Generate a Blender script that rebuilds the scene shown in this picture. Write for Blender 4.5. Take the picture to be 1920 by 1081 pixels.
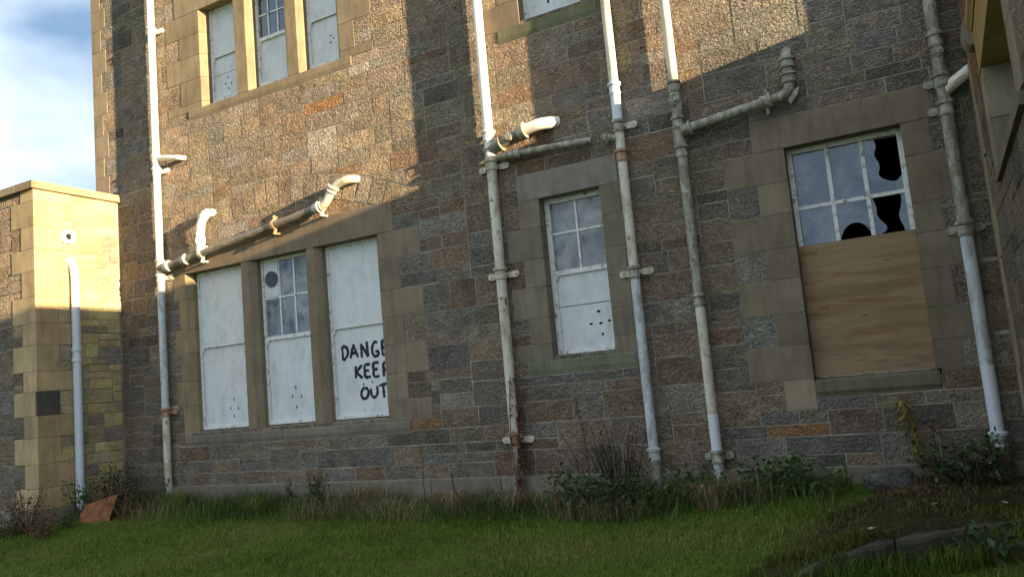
import bpy, bmesh, math, random
import numpy as np
from mathutils import Vector, Matrix, noise

for o in list(bpy.data.objects):
    bpy.data.objects.remove(o, do_unlink=True)
scene = bpy.context.scene
COL = scene.collection
R = math.radians

# ------------------------------------------------------------------ camera
CAM_R = Vector((0.874156, 0.47725, -0.089909))
CAM_U = Vector((0.135264, -0.061458, 0.988902))
CAM_F = Vector((-0.466427, 0.876616, 0.118279))
CAM_P = Vector((0, -7.0, 0))
cd = bpy.data.cameras.new('camera')
cam = bpy.data.objects.new('camera', cd)
COL.objects.link(cam)
cam.matrix_world = Matrix(((CAM_R.x, CAM_U.x, -CAM_F.x, CAM_P.x), (CAM_R.y, CAM_U.y, -CAM_F.y, CAM_P.y),
                           (CAM_R.z, CAM_U.z, -CAM_F.z, CAM_P.z), (0, 0, 0, 1)))
cd.sensor_width = 36
cd.lens = 28.312
cd.clip_start = 0.05
cd.clip_end = 3000
scene.camera = cam

# ------------------------------------------------------------------ light
SUN_AZ, SUN_EL = 7.6, 7.8          # degrees: raking along the main wall from the right
to_sun = Vector((math.cos(R(SUN_EL)) * math.cos(R(SUN_AZ)), -math.cos(R(SUN_EL)) * math.sin(R(SUN_AZ)), math.sin(R(SUN_EL))))
sl = bpy.data.lights.new('sun', 'SUN')
sl.energy = 5.0
sl.angle = R(0.5)
sl.color = (1.0, 0.75, 0.46)
so = bpy.data.objects.new('sun', sl)
so.rotation_euler = to_sun.to_track_quat('Z', 'Y').to_euler()
so.location = (20, -10, 12)
COL.objects.link(so)

world = bpy.data.worlds.new('World')
scene.world = world
world.use_nodes = True
wn, wl = world.node_tree.nodes, world.node_tree.links
wn.clear()
sky = wn.new('ShaderNodeTexSky')
sky.sky_type = 'NISHITA'
sky.sun_disc = False
sky.sun_elevation = R(SUN_EL)
sky.sun_rotation = R(90 + SUN_AZ)
sky.air_density = 1.0
sky.dust_density = 0.35
sky.ozone_density = 2.6
tc = wn.new('ShaderNodeTexCoord')
mp = wn.new('ShaderNodeMapping')
mp.inputs['Scale'].default_value = (1.0, 1.0, 2.2)
mp.inputs['Location'].default_value = (2.3, 1.1, 0.5)
cn = wn.new('ShaderNodeTexNoise')
cn.inputs['Scale'].default_value = 1.6
cn.inputs['Detail'].default_value = 5
cn.inputs['Roughness'].default_value = 0.55
cr = wn.new('ShaderNodeValToRGB')
cr.color_ramp.elements[0].position = 0.34
cr.color_ramp.elements[1].position = 0.51
cr.color_ramp.elements[0].color = (0.12, 0.12, 0.12, 1)
mx = wn.new('ShaderNodeMix')
mx.data_type = 'RGBA'
mx.inputs[7].default_value = (4.9, 5.6, 6.5, 1)
bg = wn.new('ShaderNodeBackground')
bg.inputs['Strength'].default_value = 0.05
wo = wn.new('ShaderNodeOutputWorld')
wl.new(tc.outputs['Generated'], mp.inputs['Vector'])
wl.new(mp.outputs[0], cn.inputs['Vector'])
wl.new(cn.outputs['Fac'], cr.inputs['Fac'])
wl.new(cr.outputs['Color'], mx.inputs[0])
wl.new(sky.outputs['Color'], mx.inputs[6])
wl.new(mx.outputs[2], bg.inputs['Color'])
wl.new(bg.outputs[0], wo.inputs['Surface'])

scene.render.engine = 'CYCLES'
vs = scene.view_settings
vs.view_transform = 'Standard'
vs.look = 'None'
vs.gamma = 1
vs.use_curve_mapping = False
vs.exposure = 2.1

# ------------------------------------------------------------------ helpers
class MB:
    """collects geometry; build() links it as ONE mesh object"""
    def __init__(s):
        s.v, s.f, s.c = [], [], []
        s.col = (0.5, 0.5, 0.5, 0.0)

    def add(s, vs_, fs_):
        b = len(s.v)
        s.v += [tuple(q) for q in vs_]
        s.c += [s.col] * len(vs_)
        s.f += [tuple(i + b for i in f) for f in fs_]

    def box(s, x0, x1, y0, y1, z0, z1):
        s.add([(x0, y0, z0), (x1, y0, z0), (x1, y1, z0), (x0, y1, z0), (x0, y0, z1), (x1, y0, z1), (x1, y1, z1), (x0, y1, z1)],
              [(0, 3, 2, 1), (4, 5, 6, 7), (0, 1, 5, 4), (1, 2, 6, 5), (2, 3, 7, 6), (3, 0, 4, 7)])

    def prism(s, prof, a, b, mapf):
        """prof: list of (p,q) counter-clockwise; extruded from a to b along the third axis"""
        n = len(prof)
        s.add([mapf(p, q, a) for p, q in prof] + [mapf(p, q, b) for p, q in prof],
              [tuple(range(n))[::-1], tuple(range(n, 2 * n))] + [(i, (i + 1) % n, n + (i + 1) % n, n + i) for i in range(n)])

    def tube(s, pts, r, seg=14, rough=0.0, rs=0):
        pts = [Vector(q) for q in pts]
        n = len(pts)
        rr = r if isinstance(r, (list, tuple)) else [r] * n
        t0 = (pts[1] - pts[0]).normalized()
        up = Vector((0, 0, 1)) if abs(t0.z) < 0.9 else Vector((0, 1, 0))
        nrm = (up - t0 * up.dot(t0)).normalized()
        vs_ = []
        for i, q in enumerate(pts):
            t = (pts[min(i + 1, n - 1)] - pts[max(i - 1, 0)]).normalized()
            nrm = (nrm - t * nrm.dot(t)).normalized()
            bi = t.cross(nrm)
            for k in range(seg):
                a = 2 * math.pi * k / seg
                d = nrm * math.cos(a) + bi * math.sin(a)
                k_ = 1.0
                if rough:
                    k_ += rough * noise.noise(q * 9 + d * 2.2 + Vector((rs, 0, 0))) + rough * 0.6 * noise.noise(q * 30 + d * 5)
                vs_.append(q + d * rr[i] * k_)
        fs_ = [(i * seg + k, i * seg + (k + 1) % seg, (i + 1) * seg + (k + 1) % seg, (i + 1) * seg + k) for i in range(n - 1) for k in range(seg)]
        fs_ += [tuple(range(seg))[::-1], tuple(range((n - 1) * seg, n * seg))]
        s.add(vs_, fs_)

    def build(s, name, mat, parent=None, smooth=False, fix=False, kind=None, label=None):
        me = bpy.data.meshes.new(name)
        me.from_pydata(s.v, [], s.f)
        at = me.color_attributes.new('Col', 'FLOAT_COLOR', 'POINT')
        at.data.foreach_set('color', np.array(s.c, dtype=np.float32).ravel())
        if fix:
            bm = bmesh.new()
            bm.from_mesh(me)
            bmesh.ops.recalc_face_normals(bm, faces=bm.faces)
            bm.to_mesh(me)
            bm.free()
        if smooth:
            me.polygons.foreach_set('use_smooth', [True] * len(me.polygons))
            if smooth == 'flatface':
                me.set_sharp_from_angle(angle=R(14))
            elif smooth != 'all':
                try:
                    me.set_sharp_from_angle(angle=R(40))
                except Exception:
                    pass
        if mat:
            me.materials.append(mat)
        o = bpy.data.objects.new(name, me)
        COL.objects.link(o)
        if parent:
            put(o, parent)
        if kind:
            o['kind'] = kind
        if label:
            o['label'] = label
        return o


BASE = {}


def put(o, parent):
    o.parent = parent
    if parent.name in BASE:
        o.matrix_parent_inverse = Matrix.Translation(-BASE[parent.name])


def tag(o, label, cat, group=None):
    o['label'] = label
    o['category'] = cat
    if group:
        o['group'] = group
    return o


def thing(name, label, cat, loc, group=None):
    o = bpy.data.objects.new(name, None)
    o.empty_display_size = 0.1
    COL.objects.link(o)
    o.location = loc
    BASE[o.name] = Vector(loc)
    return tag(o, label, cat, group)


def fillet(pts, rad, n=6):
    pts = [Vector(q) for q in pts]
    out = [pts[0]]
    for i in range(1, len(pts) - 1):
        a, b, c = pts[i - 1], pts[i], pts[i + 1]
        ra = min(rad, (a - b).length * 0.48, (c - b).length * 0.48)
        p0 = b + (a - b).normalized() * ra
        p1 = b + (c - b).normalized() * ra
        for k in range(n + 1):
            t = k / n
            out.append(p0 * (1 - t) ** 2 + b * 2 * t * (1 - t) + p1 * t * t)
    out.append(pts[-1])
    return out


def in_view(q):
    d = Vector(q) - CAM_P
    w = d.dot(CAM_F)
    if w < 0.1:
        return None
    x = 960 + 1510 * d.dot(CAM_R) / w
    y = 540 - 1510 * d.dot(CAM_U) / w
    return (x, y, w) if -20 < x < 1940 and -20 < y < 1100 else None

# ------------------------------------------------------------------ materials
class NT:
    def __init__(s, name):
        s.m = bpy.data.materials.new(name)
        s.m.use_nodes = True
        s.n, s.l = s.m.node_tree.nodes, s.m.node_tree.links
        s.b = s.n['Principled BSDF']
        s.out = s.n['Material Output']
        s.tc = s.n.new('ShaderNodeTexCoord')

    def link(s, a, b):
        s.l.new(a, b)

    def noise(s, scale, detail=4, rough=0.55, dist=0.0, stretch=None, w=None):
        t = s.n.new('ShaderNodeTexNoise')
        t.inputs['Scale'].default_value = scale
        t.inputs['Detail'].default_value = detail
        t.inputs['Roughness'].default_value = rough
        t.inputs['Distortion'].default_value = dist
        src = s.tc.outputs['Object']
        if stretch:
            mpn = s.n.new('ShaderNodeMapping')
            mpn.inputs['Scale'].default_value = stretch
            s.link(src, mpn.inputs['Vector'])
            src = mpn.outputs[0]
        if w is not None:
            t.noise_dimensions = '4D'
            s.link(w, t.inputs['W'])
        s.link(src, t.inputs['Vector'])
        return t.outputs['Fac']

    def ramp(s, fac, stops):
        r = s.n.new('ShaderNodeValToRGB')
        e = r.color_ramp.elements
        while len(e) < len(stops):
            e.new(0.5)
        for k, (p, c) in enumerate(stops):
            e[k].position = p
            e[k].color = (c, c, c, 1) if not isinstance(c, tuple) else (*c[:3], 1)
        s.link(fac, r.inputs['Fac'])
        return r.outputs['Color']

    def mix(s, fac, a, b, mode='MIX'):
        m = s.n.new('ShaderNodeMix')
        m.data_type = 'RGBA'
        m.blend_type = mode
        m.clamp_result = False
        for sock, v in ((m.inputs[0], fac), (m.inputs[6], a), (m.inputs[7], b)):
            if isinstance(v, (int, float)):
                sock.default_value = v
            elif isinstance(v, tuple):
                sock.default_value = (*v[:3], 1)
            else:
                s.link(v, sock)
        return m.outputs[2]

    def math(s, op, a, b=0.0):
        m = s.n.new('ShaderNodeMath')
        m.operation = op
        for sock, v in ((m.inputs[0], a), (m.inputs[1], b)):
            if isinstance(v, (int, float)):
                sock.default_value = v
            else:
                s.link(v, sock)
        return m.outputs[0]

    def attr(s):
        a = s.n.new('ShaderNodeAttribute')
        a.attribute_name = 'Col'
        return a

    def bump(s, h, strength, dist, prev=None):
        b = s.n.new('ShaderNodeBump')
        b.inputs['Strength'].default_value = strength
        b.inputs['Distance'].default_value = dist
        s.link(h, b.inputs['Height'])
        if prev:
            s.link(prev, b.inputs['Normal'])
        return b.outputs['Normal']

    def done(s, color=None, rough=0.8, normal=None, spec=0.3, metal=0.0):
        if color is not None:
            if isinstance(color, tuple):
                s.b.inputs['Base Color'].default_value = (*color[:3], 1)
            else:
                s.link(color, s.b.inputs['Base Color'])
        if isinstance(rough, (int, float)):
            s.b.inputs['Roughness'].default_value = rough
        else:
            s.link(rough, s.b.inputs['Roughness'])
        s.b.inputs['Specular IOR Level'].default_value = spec
        s.b.inputs['Metallic'].default_value = metal
        if normal is not None:
            s.link(normal, s.b.inputs['Normal'])
        return s.m


def m_rough_stone(name='rock_faced_stone', k=1.0):
    t = NT(name)
    a = t.attr()
    w = t.math('MULTIPLY', a.outputs['Alpha'], 40.0)
    big = t.noise(5, 4, 0.6, w=w)
    fine = t.noise(70, 5, 0.65, w=w)
    c = t.mix(1.0, a.outputs['Color'], t.ramp(big, [(0.25, 0.62), (0.55, 1.0), (0.8, 1.28)]), 'MULTIPLY')
    c = t.mix(1.0, c, t.ramp(fine, [(0.25, 0.8), (0.5, 1.0), (0.75, 1.2)]), 'MULTIPLY')
    lich = t.ramp(t.noise(16, 5, 0.7, w=w), [(0.62, 0.0), (0.72, 1.0)])
    c = t.mix(t.math('MULTIPLY', lich, 0.22), c, (0.30, 0.28, 0.23))
    h1 = t.noise(24, 3, 0.55, 1.5, stretch=(0.85, 0.85, 1.2), w=w)
    h2 = t.noise(70, 3, 0.6, 0.8, stretch=(0.8, 0.8, 1.2), w=w)
    c = t.mix(1.0, c, t.ramp(h1, [(0.30, 0.70), (0.48, 1.0), (0.70, 1.16)]), 'MULTIPLY')  # relief shading painted into the colour: hollows darker, ridges lighter
    n1 = t.bump(t.ramp(h1, [(0.32, 0.0), (0.68, 1.0)]), 1.0, 0.05 * k)
    n2 = t.bump(h2, 0.7, 0.014 * k, n1)
    try:
        t.m.cycles.use_bump_map_correction = False
    except Exception:
        pass
    return t.done(c, 0.92, n2, 0.15)


def m_dressed():
    t = NT('dressed_sandstone')
    a = t.attr()
    w = t.math('MULTIPLY', a.outputs['Alpha'], 40.0)
    big = t.noise(2.6, 5, 0.6, w=w)
    streak = t.noise(5, 4, 0.6, 0.5, stretch=(3.0, 3.0, 0.5))
    c = t.mix(1.0, a.outputs['Color'], t.ramp(big, [(0.25, 0.72), (0.55, 1.0), (0.8, 1.2)]), 'MULTIPLY')
    c = t.mix(1.0, c, t.ramp(streak, [(0.25, 0.72), (0.5, 1.0), (0.8, 1.1)]), 'MULTIPLY')
    alg = t.ramp(t.noise(3.2, 5, 0.65), [(0.5, 0.0), (0.72, 1.0)])
    c = t.mix(t.math('MULTIPLY', alg, 0.35), c, (0.105, 0.088, 0.06))
    c = t.mix(1.0, c, (1.03, 0.985, 0.94), 'MULTIPLY')
    fine = t.noise(160, 3, 0.6)
    c = t.mix(1.0, c, t.ramp(fine, [(0.3, 0.85), (0.7, 1.15)]), 'MULTIPLY')
    n = t.bump(t.noise(45, 4, 0.6), 0.35, 0.003)
    n = t.bump(fine, 0.3, 0.0015, n)
    return t.done(c, 0.9, n, 0.15)


def m_mortar():
    t = NT('lime_mortar')
    c = t.ramp(t.noise(2.2, 5, 0.65), [(0.25, (0.14, 0.123, 0.097)), (0.50, (0.25, 0.222, 0.176)), (0.75, (0.48, 0.435, 0.355))])
    n = t.bump(t.noise(120, 4), 0.6, 0.004)
    return t.done(c, 0.95, n, 0.1)


def m_pipe(name, base, grime, rust, g0, r0, scale=7.0, bump=0.25):
    t = NT(name)
    g = t.ramp(t.noise(scale, 6, 0.7, 0.4, stretch=(1.4, 1.4, 0.6)), [(g0, 0.0), (g0 + 0.16, 1.0)])
    r = t.ramp(t.noise(scale * 2.3, 6, 0.75, 0.3), [(r0, 0.0), (r0 + 0.06, 1.0)])
    c = t.mix(t.math('MULTIPLY', g, 0.75), base, grime)
    c = t.mix(r, c, rust)
    c = t.mix(1.0, c, t.ramp(t.noise(90, 4, 0.6), [(0.3, 0.85), (0.7, 1.12)]), 'MULTIPLY')
    n = t.bump(t.noise(60, 5, 0.65), bump, 0.004)
    return t.done(c, 0.55, n, 0.4)


def m_board():
    t = NT('painted_board')
    g = t.ramp(t.noise(4.5, 6, 0.7, 0.3, stretch=(1.6, 1, 0.8)), [(0.46, 0.0), (0.75, 1.0)])
    c = t.mix(t.math('MULTIPLY', g, 0.55), (0.60, 0.63, 0.63), (0.30, 0.31, 0.28))
    sp = t.ramp(t.noise(38, 5, 0.7), [(0.66, 0.0), (0.72, 1.0)])
    c = t.mix(t.math('MULTIPLY', sp, 0.35), c, (0.18, 0.17, 0.14))
    n = t.bump(t.noise(8, 3), 0.15, 0.01)
    return t.done(c, 0.5, n, 0.35)


def m_frame():
    t = NT('flaking_white_paint')
    g = t.ramp(t.noise(16, 6, 0.75, 0.4), [(0.54, 0.0), (0.62, 1.0)])
    c = t.mix(t.math('MULTIPLY', g, 0.8), (0.66, 0.67, 0.64), (0.13, 0.11, 0.085))
    n = t.bump(t.noise(50, 4), 0.4, 0.003)
    return t.done(c, 0.6, n, 0.3)


def m_ply():
    t = NT('weathered_plywood')
    g = t.noise(2.0, 5, 0.6, 0.25, stretch=(0.35, 1, 4.0))
    c = t.ramp(g, [(0.25, (0.155, 0.09, 0.042)), (0.45, (0.25, 0.163, 0.085)), (0.6, (0.31, 0.21, 0.115)), (0.78, (0.27, 0.173, 0.088))])
    f = t.noise(9, 4, 0.6, 0.2, stretch=(0.35, 1, 9))
    c = t.mix(1.0, c, t.ramp(f, [(0.3, 0.82), (0.7, 1.12)]), 'MULTIPLY')
    st = t.ramp(t.noise(2.0, 5, 0.7, 0.8, stretch=(0.9, 1, 5.5)), [(0.54, 0.0), (0.66, 1.0)])
    c = t.mix(t.math('MULTIPLY', st, 0.6), c, (0.12, 0.05, 0.02))
    kn = t.ramp(t.noise(6.0, 3, 0.6, 0.3, stretch=(0.8, 1, 5.0)), [(0.70, 0.0), (0.735, 1.0)])
    c = t.mix(t.math('MULTIPLY', kn, 0.75), c, (0.045, 0.022, 0.01))
    gy = t.ramp(t.noise(1.3, 4, 0.6), [(0.45, 0.0), (0.75, 1.0)])
    c = t.mix(t.math('MULTIPLY', gy, 0.4), c, (0.20, 0.165, 0.125))
    return t.done(c, 0.7, t.bump(f, 0.2, 0.002), 0.25)


def m_glass(name, dirt, refl, tint=(0.55, 0.6, 0.6), lo=0.25):
    t = NT(name)
    t.n.remove(t.b)
    gl = t.n.new('ShaderNodeBsdfGlossy')
    gl.inputs['Color'].default_value = (0.62, 0.76, 0.92, 1)
    gl.inputs['Roughness'].default_value = 0.03
    b = t.bump(t.noise(2.5, 2), 0.12, 0.02)
    t.link(b, gl.inputs['Normal'])
    tr = t.n.new('ShaderNodeBsdfTransparent')
    tr.inputs['Color'].default_value = (*tint, 1)
    df = t.n.new('ShaderNodeBsdfDiffuse')
    df.inputs['Color'].default_value = (0.42, 0.44, 0.43, 1)
    m1 = t.n.new('ShaderNodeMixShader')
    t.link(t.math('MULTIPLY', t.ramp(t.noise(4, 5, 0.65, 0.6), [(0.35, lo), (0.68, 1.0)]), dirt), m1.inputs[0])
    t.link(tr.outputs[0], m1.inputs[1])
    t.link(df.outputs[0], m1.inputs[2])
    m2 = t.n.new('ShaderNodeMixShader')
    lw = t.n.new('ShaderNodeFresnel')
    lw.inputs['IOR'].default_value = refl
    t.link(lw.outputs[0], m2.inputs[0])
    t.link(m1.outputs[0], m2.inputs[1])
    t.link(gl.outputs[0], m2.inputs[2])
    t.link(m2.outputs[0], t.out.inputs['Surface'])
    return t.m


def m_attr(name, rough=0.8, var=0.25, scale=30, spec=0.2, bump=0.0, trans=0.0):
    t = NT(name)
    a = t.attr()
    c = t.mix(1.0, a.outputs['Color'], t.ramp(t.noise(scale, 4), [(0.25, 1 - var), (0.75, 1 + var)]), 'MULTIPLY')
    if trans:
        t.b.inputs['Transmission Weight'].default_value = 0.0
        tl = t.n.new('ShaderNodeBsdfTranslucent')
        t.link(c, tl.inputs['Color'])
        ms = t.n.new('ShaderNodeMixShader')
        ms.inputs[0].default_value = trans
        t.link(t.b.outputs[0], ms.inputs[1])
        t.link(tl.outputs[0], ms.inputs[2])
        t.link(ms.outputs[0], t.out.inputs['Surface'])
    n = t.bump(t.noise(scale * 2, 4), bump, 0.005) if bump else None
    return t.done(c, rough, n, spec)


def m_brush():
    t = NT('brushed_black_paint')
    th = t.ramp(t.noise(55, 5, 0.7, 0.3), [(0.60, 0.0), (0.74, 1.0)])
    c = t.mix(t.math('MULTIPLY', th, 0.75), (0.010, 0.013, 0.024), (0.42, 0.45, 0.46))
    return t.done(c, 0.6, None, 0.3)


def m_ground():
    t = NT('mossy_turf_soil')
    c = t.ramp(t.noise(1.7, 6, 0.65), [(0.3, (0.05, 0.085, 0.015)), (0.5, (0.08, 0.13, 0.02)), (0.7, (0.10, 0.105, 0.03))])
    c = t.mix(1.0, c, t.ramp(t.noise(35, 5, 0.7), [(0.3, 0.55), (0.7, 1.4)]), 'MULTIPLY')
    n = t.bump(t.noise(30, 6, 0.7), 0.9, 0.03)
    return t.done(c, 0.95, n, 0.05)


def m_moss():
    t = NT('mossy_paving')
    c = t.ramp(t.noise(3.5, 6, 0.7, 0.4), [(0.32, (0.032, 0.027, 0.017)), (0.5, (0.045, 0.04, 0.02)), (0.6, (0.045, 0.058, 0.012)), (0.75, (0.07, 0.058, 0.036))])
    c = t.mix(1.0, c, t.ramp(t.noise(50, 5, 0.7), [(0.3, 0.5), (0.7, 1.5)]), 'MULTIPLY')
    n = t.bump(t.noise(22, 6, 0.7), 1.0, 0.03)
    return t.done(c, 0.95, n, 0.05)


M = dict(
    stone=m_rough_stone(), squared=m_rough_stone('squared_stone', 0.16), dressed=m_dressed(), mortar=m_mortar(), board=m_board(), frame=m_frame(), ply=m_ply(),
    cream=m_pipe('cream_painted_iron', (0.56, 0.53, 0.43), (0.24, 0.185, 0.095), (0.14, 0.07, 0.035), 0.47, 0.59, 5.0),
    bluew=m_pipe('blue_white_painted_iron', (0.48, 0.52, 0.55), (0.25, 0.235, 0.19), (0.17, 0.095, 0.05), 0.46, 0.62),
    mossy=m_pipe('lichened_iron', (0.36, 0.35, 0.29), (0.13, 0.12, 0.07), (0.10, 0.065, 0.035), 0.40, 0.57, 11.0, 0.6),
    crust=m_pipe('crusted_iron', (0.20, 0.17, 0.13), (0.09, 0.075, 0.055), (0.50, 0.47, 0.40), 0.5, 0.60, 14.0, 0.9),
    pvc=m_pipe('white_plastic', (0.56, 0.60, 0.65), (0.42, 0.44, 0.45), (0.3, 0.28, 0.24), 0.62, 0.80, 4.0, 0.05),
    rustc=m_pipe('rusty_iron', (0.36, 0.22, 0.12), (0.20, 0.11, 0.06), (0.42, 0.36, 0.27), 0.45, 0.62, 14.0, 0.6),
    foam=m_pipe('pale_wrapping', (0.72, 0.68, 0.60), (0.5, 0.45, 0.36), (0.3, 0.24, 0.17), 0.6, 0.75, 12.0, 0.7),
    dirty=m_glass('dirty_glass', 0.8, 1.45), clear=m_glass('old_glass', 0.42, 1.8, (0.35, 0.4, 0.4), 0.05), blue=m_glass('dim_glass', 0.25, 2.0),
    leaf=m_attr('leaves', 0.6, 0.3, 25, 0.2, trans=0.25), grass=m_attr('grass_blades', 0.7, 0.25, 3, 0.1, trans=0.2), stem=m_attr('stems', 0.85, 0.25, 40),
    plain=m_attr('plain_paint', 0.8, 0.15, 18, 0.2, 0.2), ground=m_ground(), moss=m_moss(),
)

# ------------------------------------------------------------------ stone work
PAL = dict(g=(0.262, 0.222, 0.168), b=(0.275, 0.212, 0.150), r=(0.275, 0.186, 0.120), o=(0.33, 0.19, 0.095), t=(0.31, 0.248, 0.168),
           p=(0.33, 0.305, 0.26), s=(0.225, 0.212, 0.185), d=(0.16, 0.148, 0.125), y=(0.46, 0.37, 0.18), w=(0.38, 0.31, 0.18))
TAN = (0.208, 0.172, 0.124)


def pick(rng, weights):
    k = rng.choices(list(weights), list(weights.values()))[0]
    c = PAL[k]
    if k in 'gbrspdt':
        c = tuple(0.75 * a_ + 0.25 * b_ for a_, b_ in zip(c, (0.255, 0.208, 0.155)))
    v = rng.uniform(0.84, 1.16)
    return tuple(min(0.7, q * v * rng.uniform(0.97, 1.03)) for q in c)


def map_main(y0=0.0):
    return lambda u, h, z: (u, y0 - h, z)


def map_side(x0):          # face looking towards +x, u = y
    return lambda u, h, z: (x0 + h, u, z)


def map_wing(x0):          # face looking towards -x, u = -y
    return lambda u, h, z: (x0 - h, -u, z)


def pack(u0, u1, z0, z1, blocked, rng, du=0.045, dz=0.05, wr=(6, 13), hs=((2, 1.2), (3, 3.5), (4, 4), (5, 2.2), (6, 0.6))):
    nu, nz = int(round((u1 - u0) / du)), int(round((z1 - z0) / dz))
    occ = np.zeros((nz, nu), int)
    uc = u0 + (np.arange(nu) + 0.5) * du
    zc = z0 + (np.arange(nz) + 0.5) * dz
    for (a, b, c, d) in blocked:
        occ[np.ix_((zc > c) & (zc < d), (uc > a) & (uc < b))] = -1
    out, sid, top = [], 0, {}
    hv, hw = zip(*hs)
    for j in range(nz):
        i = 0
        while i < nu:
            if occ[j, i]:
                i += 1
                continue
            run = 1
            while i + run < nu and occ[j, i + run] == 0:
                run += 1
            h = rng.choices(hv, hw)[0]
            if i > 0 and occ[j, i - 1] > 0 and rng.random() < 0.62:
                hh = top[occ[j, i - 1]] - j
                if 2 <= hh <= 6:
                    h = hh
            w = rng.randint(*wr)
            if h >= 5:
                w = max(w, 7)
            if h <= 2:
                w = rng.randint(wr[0] - 1, wr[1] - 2)
            if run - w < wr[0] - 1:
                w = run if run <= wr[1] + 3 else run // 2
            if j > 0 and i + w < nu and w < run and occ[j - 1, i + w - 1] != occ[j - 1, i + w]:
                w = w - 1 if w > wr[0] else w + 1
            h = min(h, nz - j)
            while h > 1 and (occ[j:j + h, i:i + w] != 0).any():
                h -= 1
            if j + h < nz and (occ[j + h, i:i + w] == 0).all() and (j + h + 1 >= nz or (occ[j + h + 1, i:i + w] != 0).all()):
                h += 1
            sid += 1
            occ[j:j + h, i:i + w] = sid
            top[sid] = j + h
            r = [u0 + i * du, u0 + (i + w) * du, z0 + j * dz, z0 + (j + h) * dz]
            for (a, b, c, d) in blocked:
                if r[2] < d - 0.01 and r[3] > c + 0.01:
                    if abs(r[1] - a) < 0.035: r[1] = a
                    if abs(r[0] - b) < 0.035: r[0] = b
                if r[0] < b - 0.01 and r[1] > a + 0.01:
                    if abs(r[3] - c) < 0.04: r[3] = c
                    if abs(r[2] - d) < 0.04: r[2] = d
            out.append(r)
            i += w
    return out


def clip(poly, n, d):
    """keep the side where n.p >= d"""
    out = []
    for k in range(len(poly)):
        p, q = poly[k], poly[(k + 1) % len(poly)]
        a, b = n[0] * p[0] + n[1] * p[1] - d, n[0] * q[0] + n[1] * q[1] - d
        if a >= 0:
            out.append(p)
        if a * b < 0:
            t = a / (a - b)
            out.append((p[0] + (q[0] - p[0]) * t, p[1] + (q[1] - p[1]) * t))
    return out


def stone_into(mb, poly, mapf, col, rng, proud=0.007, rough=0.004, joint=0.0046, bevel=0.007, jit=0.002, arris=0.0025):
    cx = sum(p[0] for p in poly) / len(poly)
    cz = sum(p[1] for p in poly) / len(poly)
    ring = []
    n = len(poly)
    for k in range(n):
        p, q = poly[k], poly[(k + 1) % n]
        L = math.hypot(q[0] - p[0], q[1] - p[1])
        m = max(1, min(4, round(L / 0.13)))
        for s in range(m):
            t = s / m
            ring.append((p[0] + (q[0] - p[0]) * t, p[1] + (q[1] - p[1]) * t))

    def inset(e, j):
        o = []
        for (a, b) in ring:
            dx, dz = cx - a, cz - b
            sx = min(e, abs(dx) * 0.8) * (1 if dx > 0 else -1)
            sz = min(e, abs(dz) * 0.8) * (1 if dz > 0 else -1)
            # move in along the axes in which the vertex is near the edge of the stone
            o.append((a + sx + rng.uniform(-j, j), b + sz + rng.uniform(-j, j)))
        return o
    mb.col = (*col, rng.random())
    R0 = inset(joint, jit)
    R1 = inset(joint + bevel, jit)
    m = len(ring)
    v = [mapf(a, -0.01, b) for a, b in R0] + [mapf(a, arris + rng.uniform(0, 0.002), b) for a, b in R0]
    v += [mapf(a, proud + rng.uniform(-rough, rough) * 0.25, b) for a, b in R1]
    v += [mapf(cx + rng.uniform(-.02, .02), proud + rng.uniform(-rough * 0.2, rough * 0.4), cz)]
    f = []
    for k in range(m):
        k2 = (k + 1) % m
        f += [(k, k2, m + k2, m + k), (m + k, m + k2, 2 * m + k2, 2 * m + k), (2 * m + k, 2 * m + k2, 3 * m)]
    mb.add(v, f)


def rect(r):
    return [(r[0], r[2]), (r[1], r[2]), (r[1], r[3]), (r[0], r[3])]


def lay(parent, items, mapf, rng, limit, name='stone', mat='stone', **kw):
    """items: (polygon, colour). The ones that show largest become parts, the rest one part of kind stuff"""
    scored = []
    for poly, col in items:
        cx = sum(p[0] for p in poly) / len(poly)
        cz = sum(p[1] for p in poly) / len(poly)
        q = in_view(mapf(cx, 0, cz))
        area = (max(p[0] for p in poly) - min(p[0] for p in poly)) * (max(p[1] for p in poly) - min(p[1] for p in poly))
        scored.append((area / q[2] ** 2 if q else 0, poly, col))
    scored.sort(key=lambda t: -t[0])
    rest = MB()
    nrest = 0
    for k, (s, poly, col) in enumerate(scored):
        if s > 0 and k < limit:
            mb = MB()
            stone_into(mb, poly, mapf, col, rng, **kw)
            mb.build(name, M[mat], parent, smooth='flatface')
        else:
            stone_into(rest, poly, mapf, col, rng, **kw)
            nrest += 1
    if nrest:
        rest.build('small_stones', M[mat], parent, smooth='flatface', kind='stuff')


def dressed_block(parent, name, prof_xy, z0, z1, col, rng, swap=None, label=None):
    """a block with a plan outline, extruded from z0 to z1"""
    mb = MB()
    v_ = rng.uniform(0.9, 1.1)
    mb.col = (*[c * v_ for c in col], rng.random())
    mb.prism(prof_xy, z0 + 0.0015, z1 - 0.0015, swap or (lambda p, q, e: (p, q, e)))
    o = mb.build(name, M['dressed'], parent, fix=True, label=label)
    bv = o.modifiers.new('worn_edges', 'BEVEL')
    bv.width = 0.003
    bv.segments = 2
    bv.limit_method = 'ANGLE'
    return o


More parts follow.
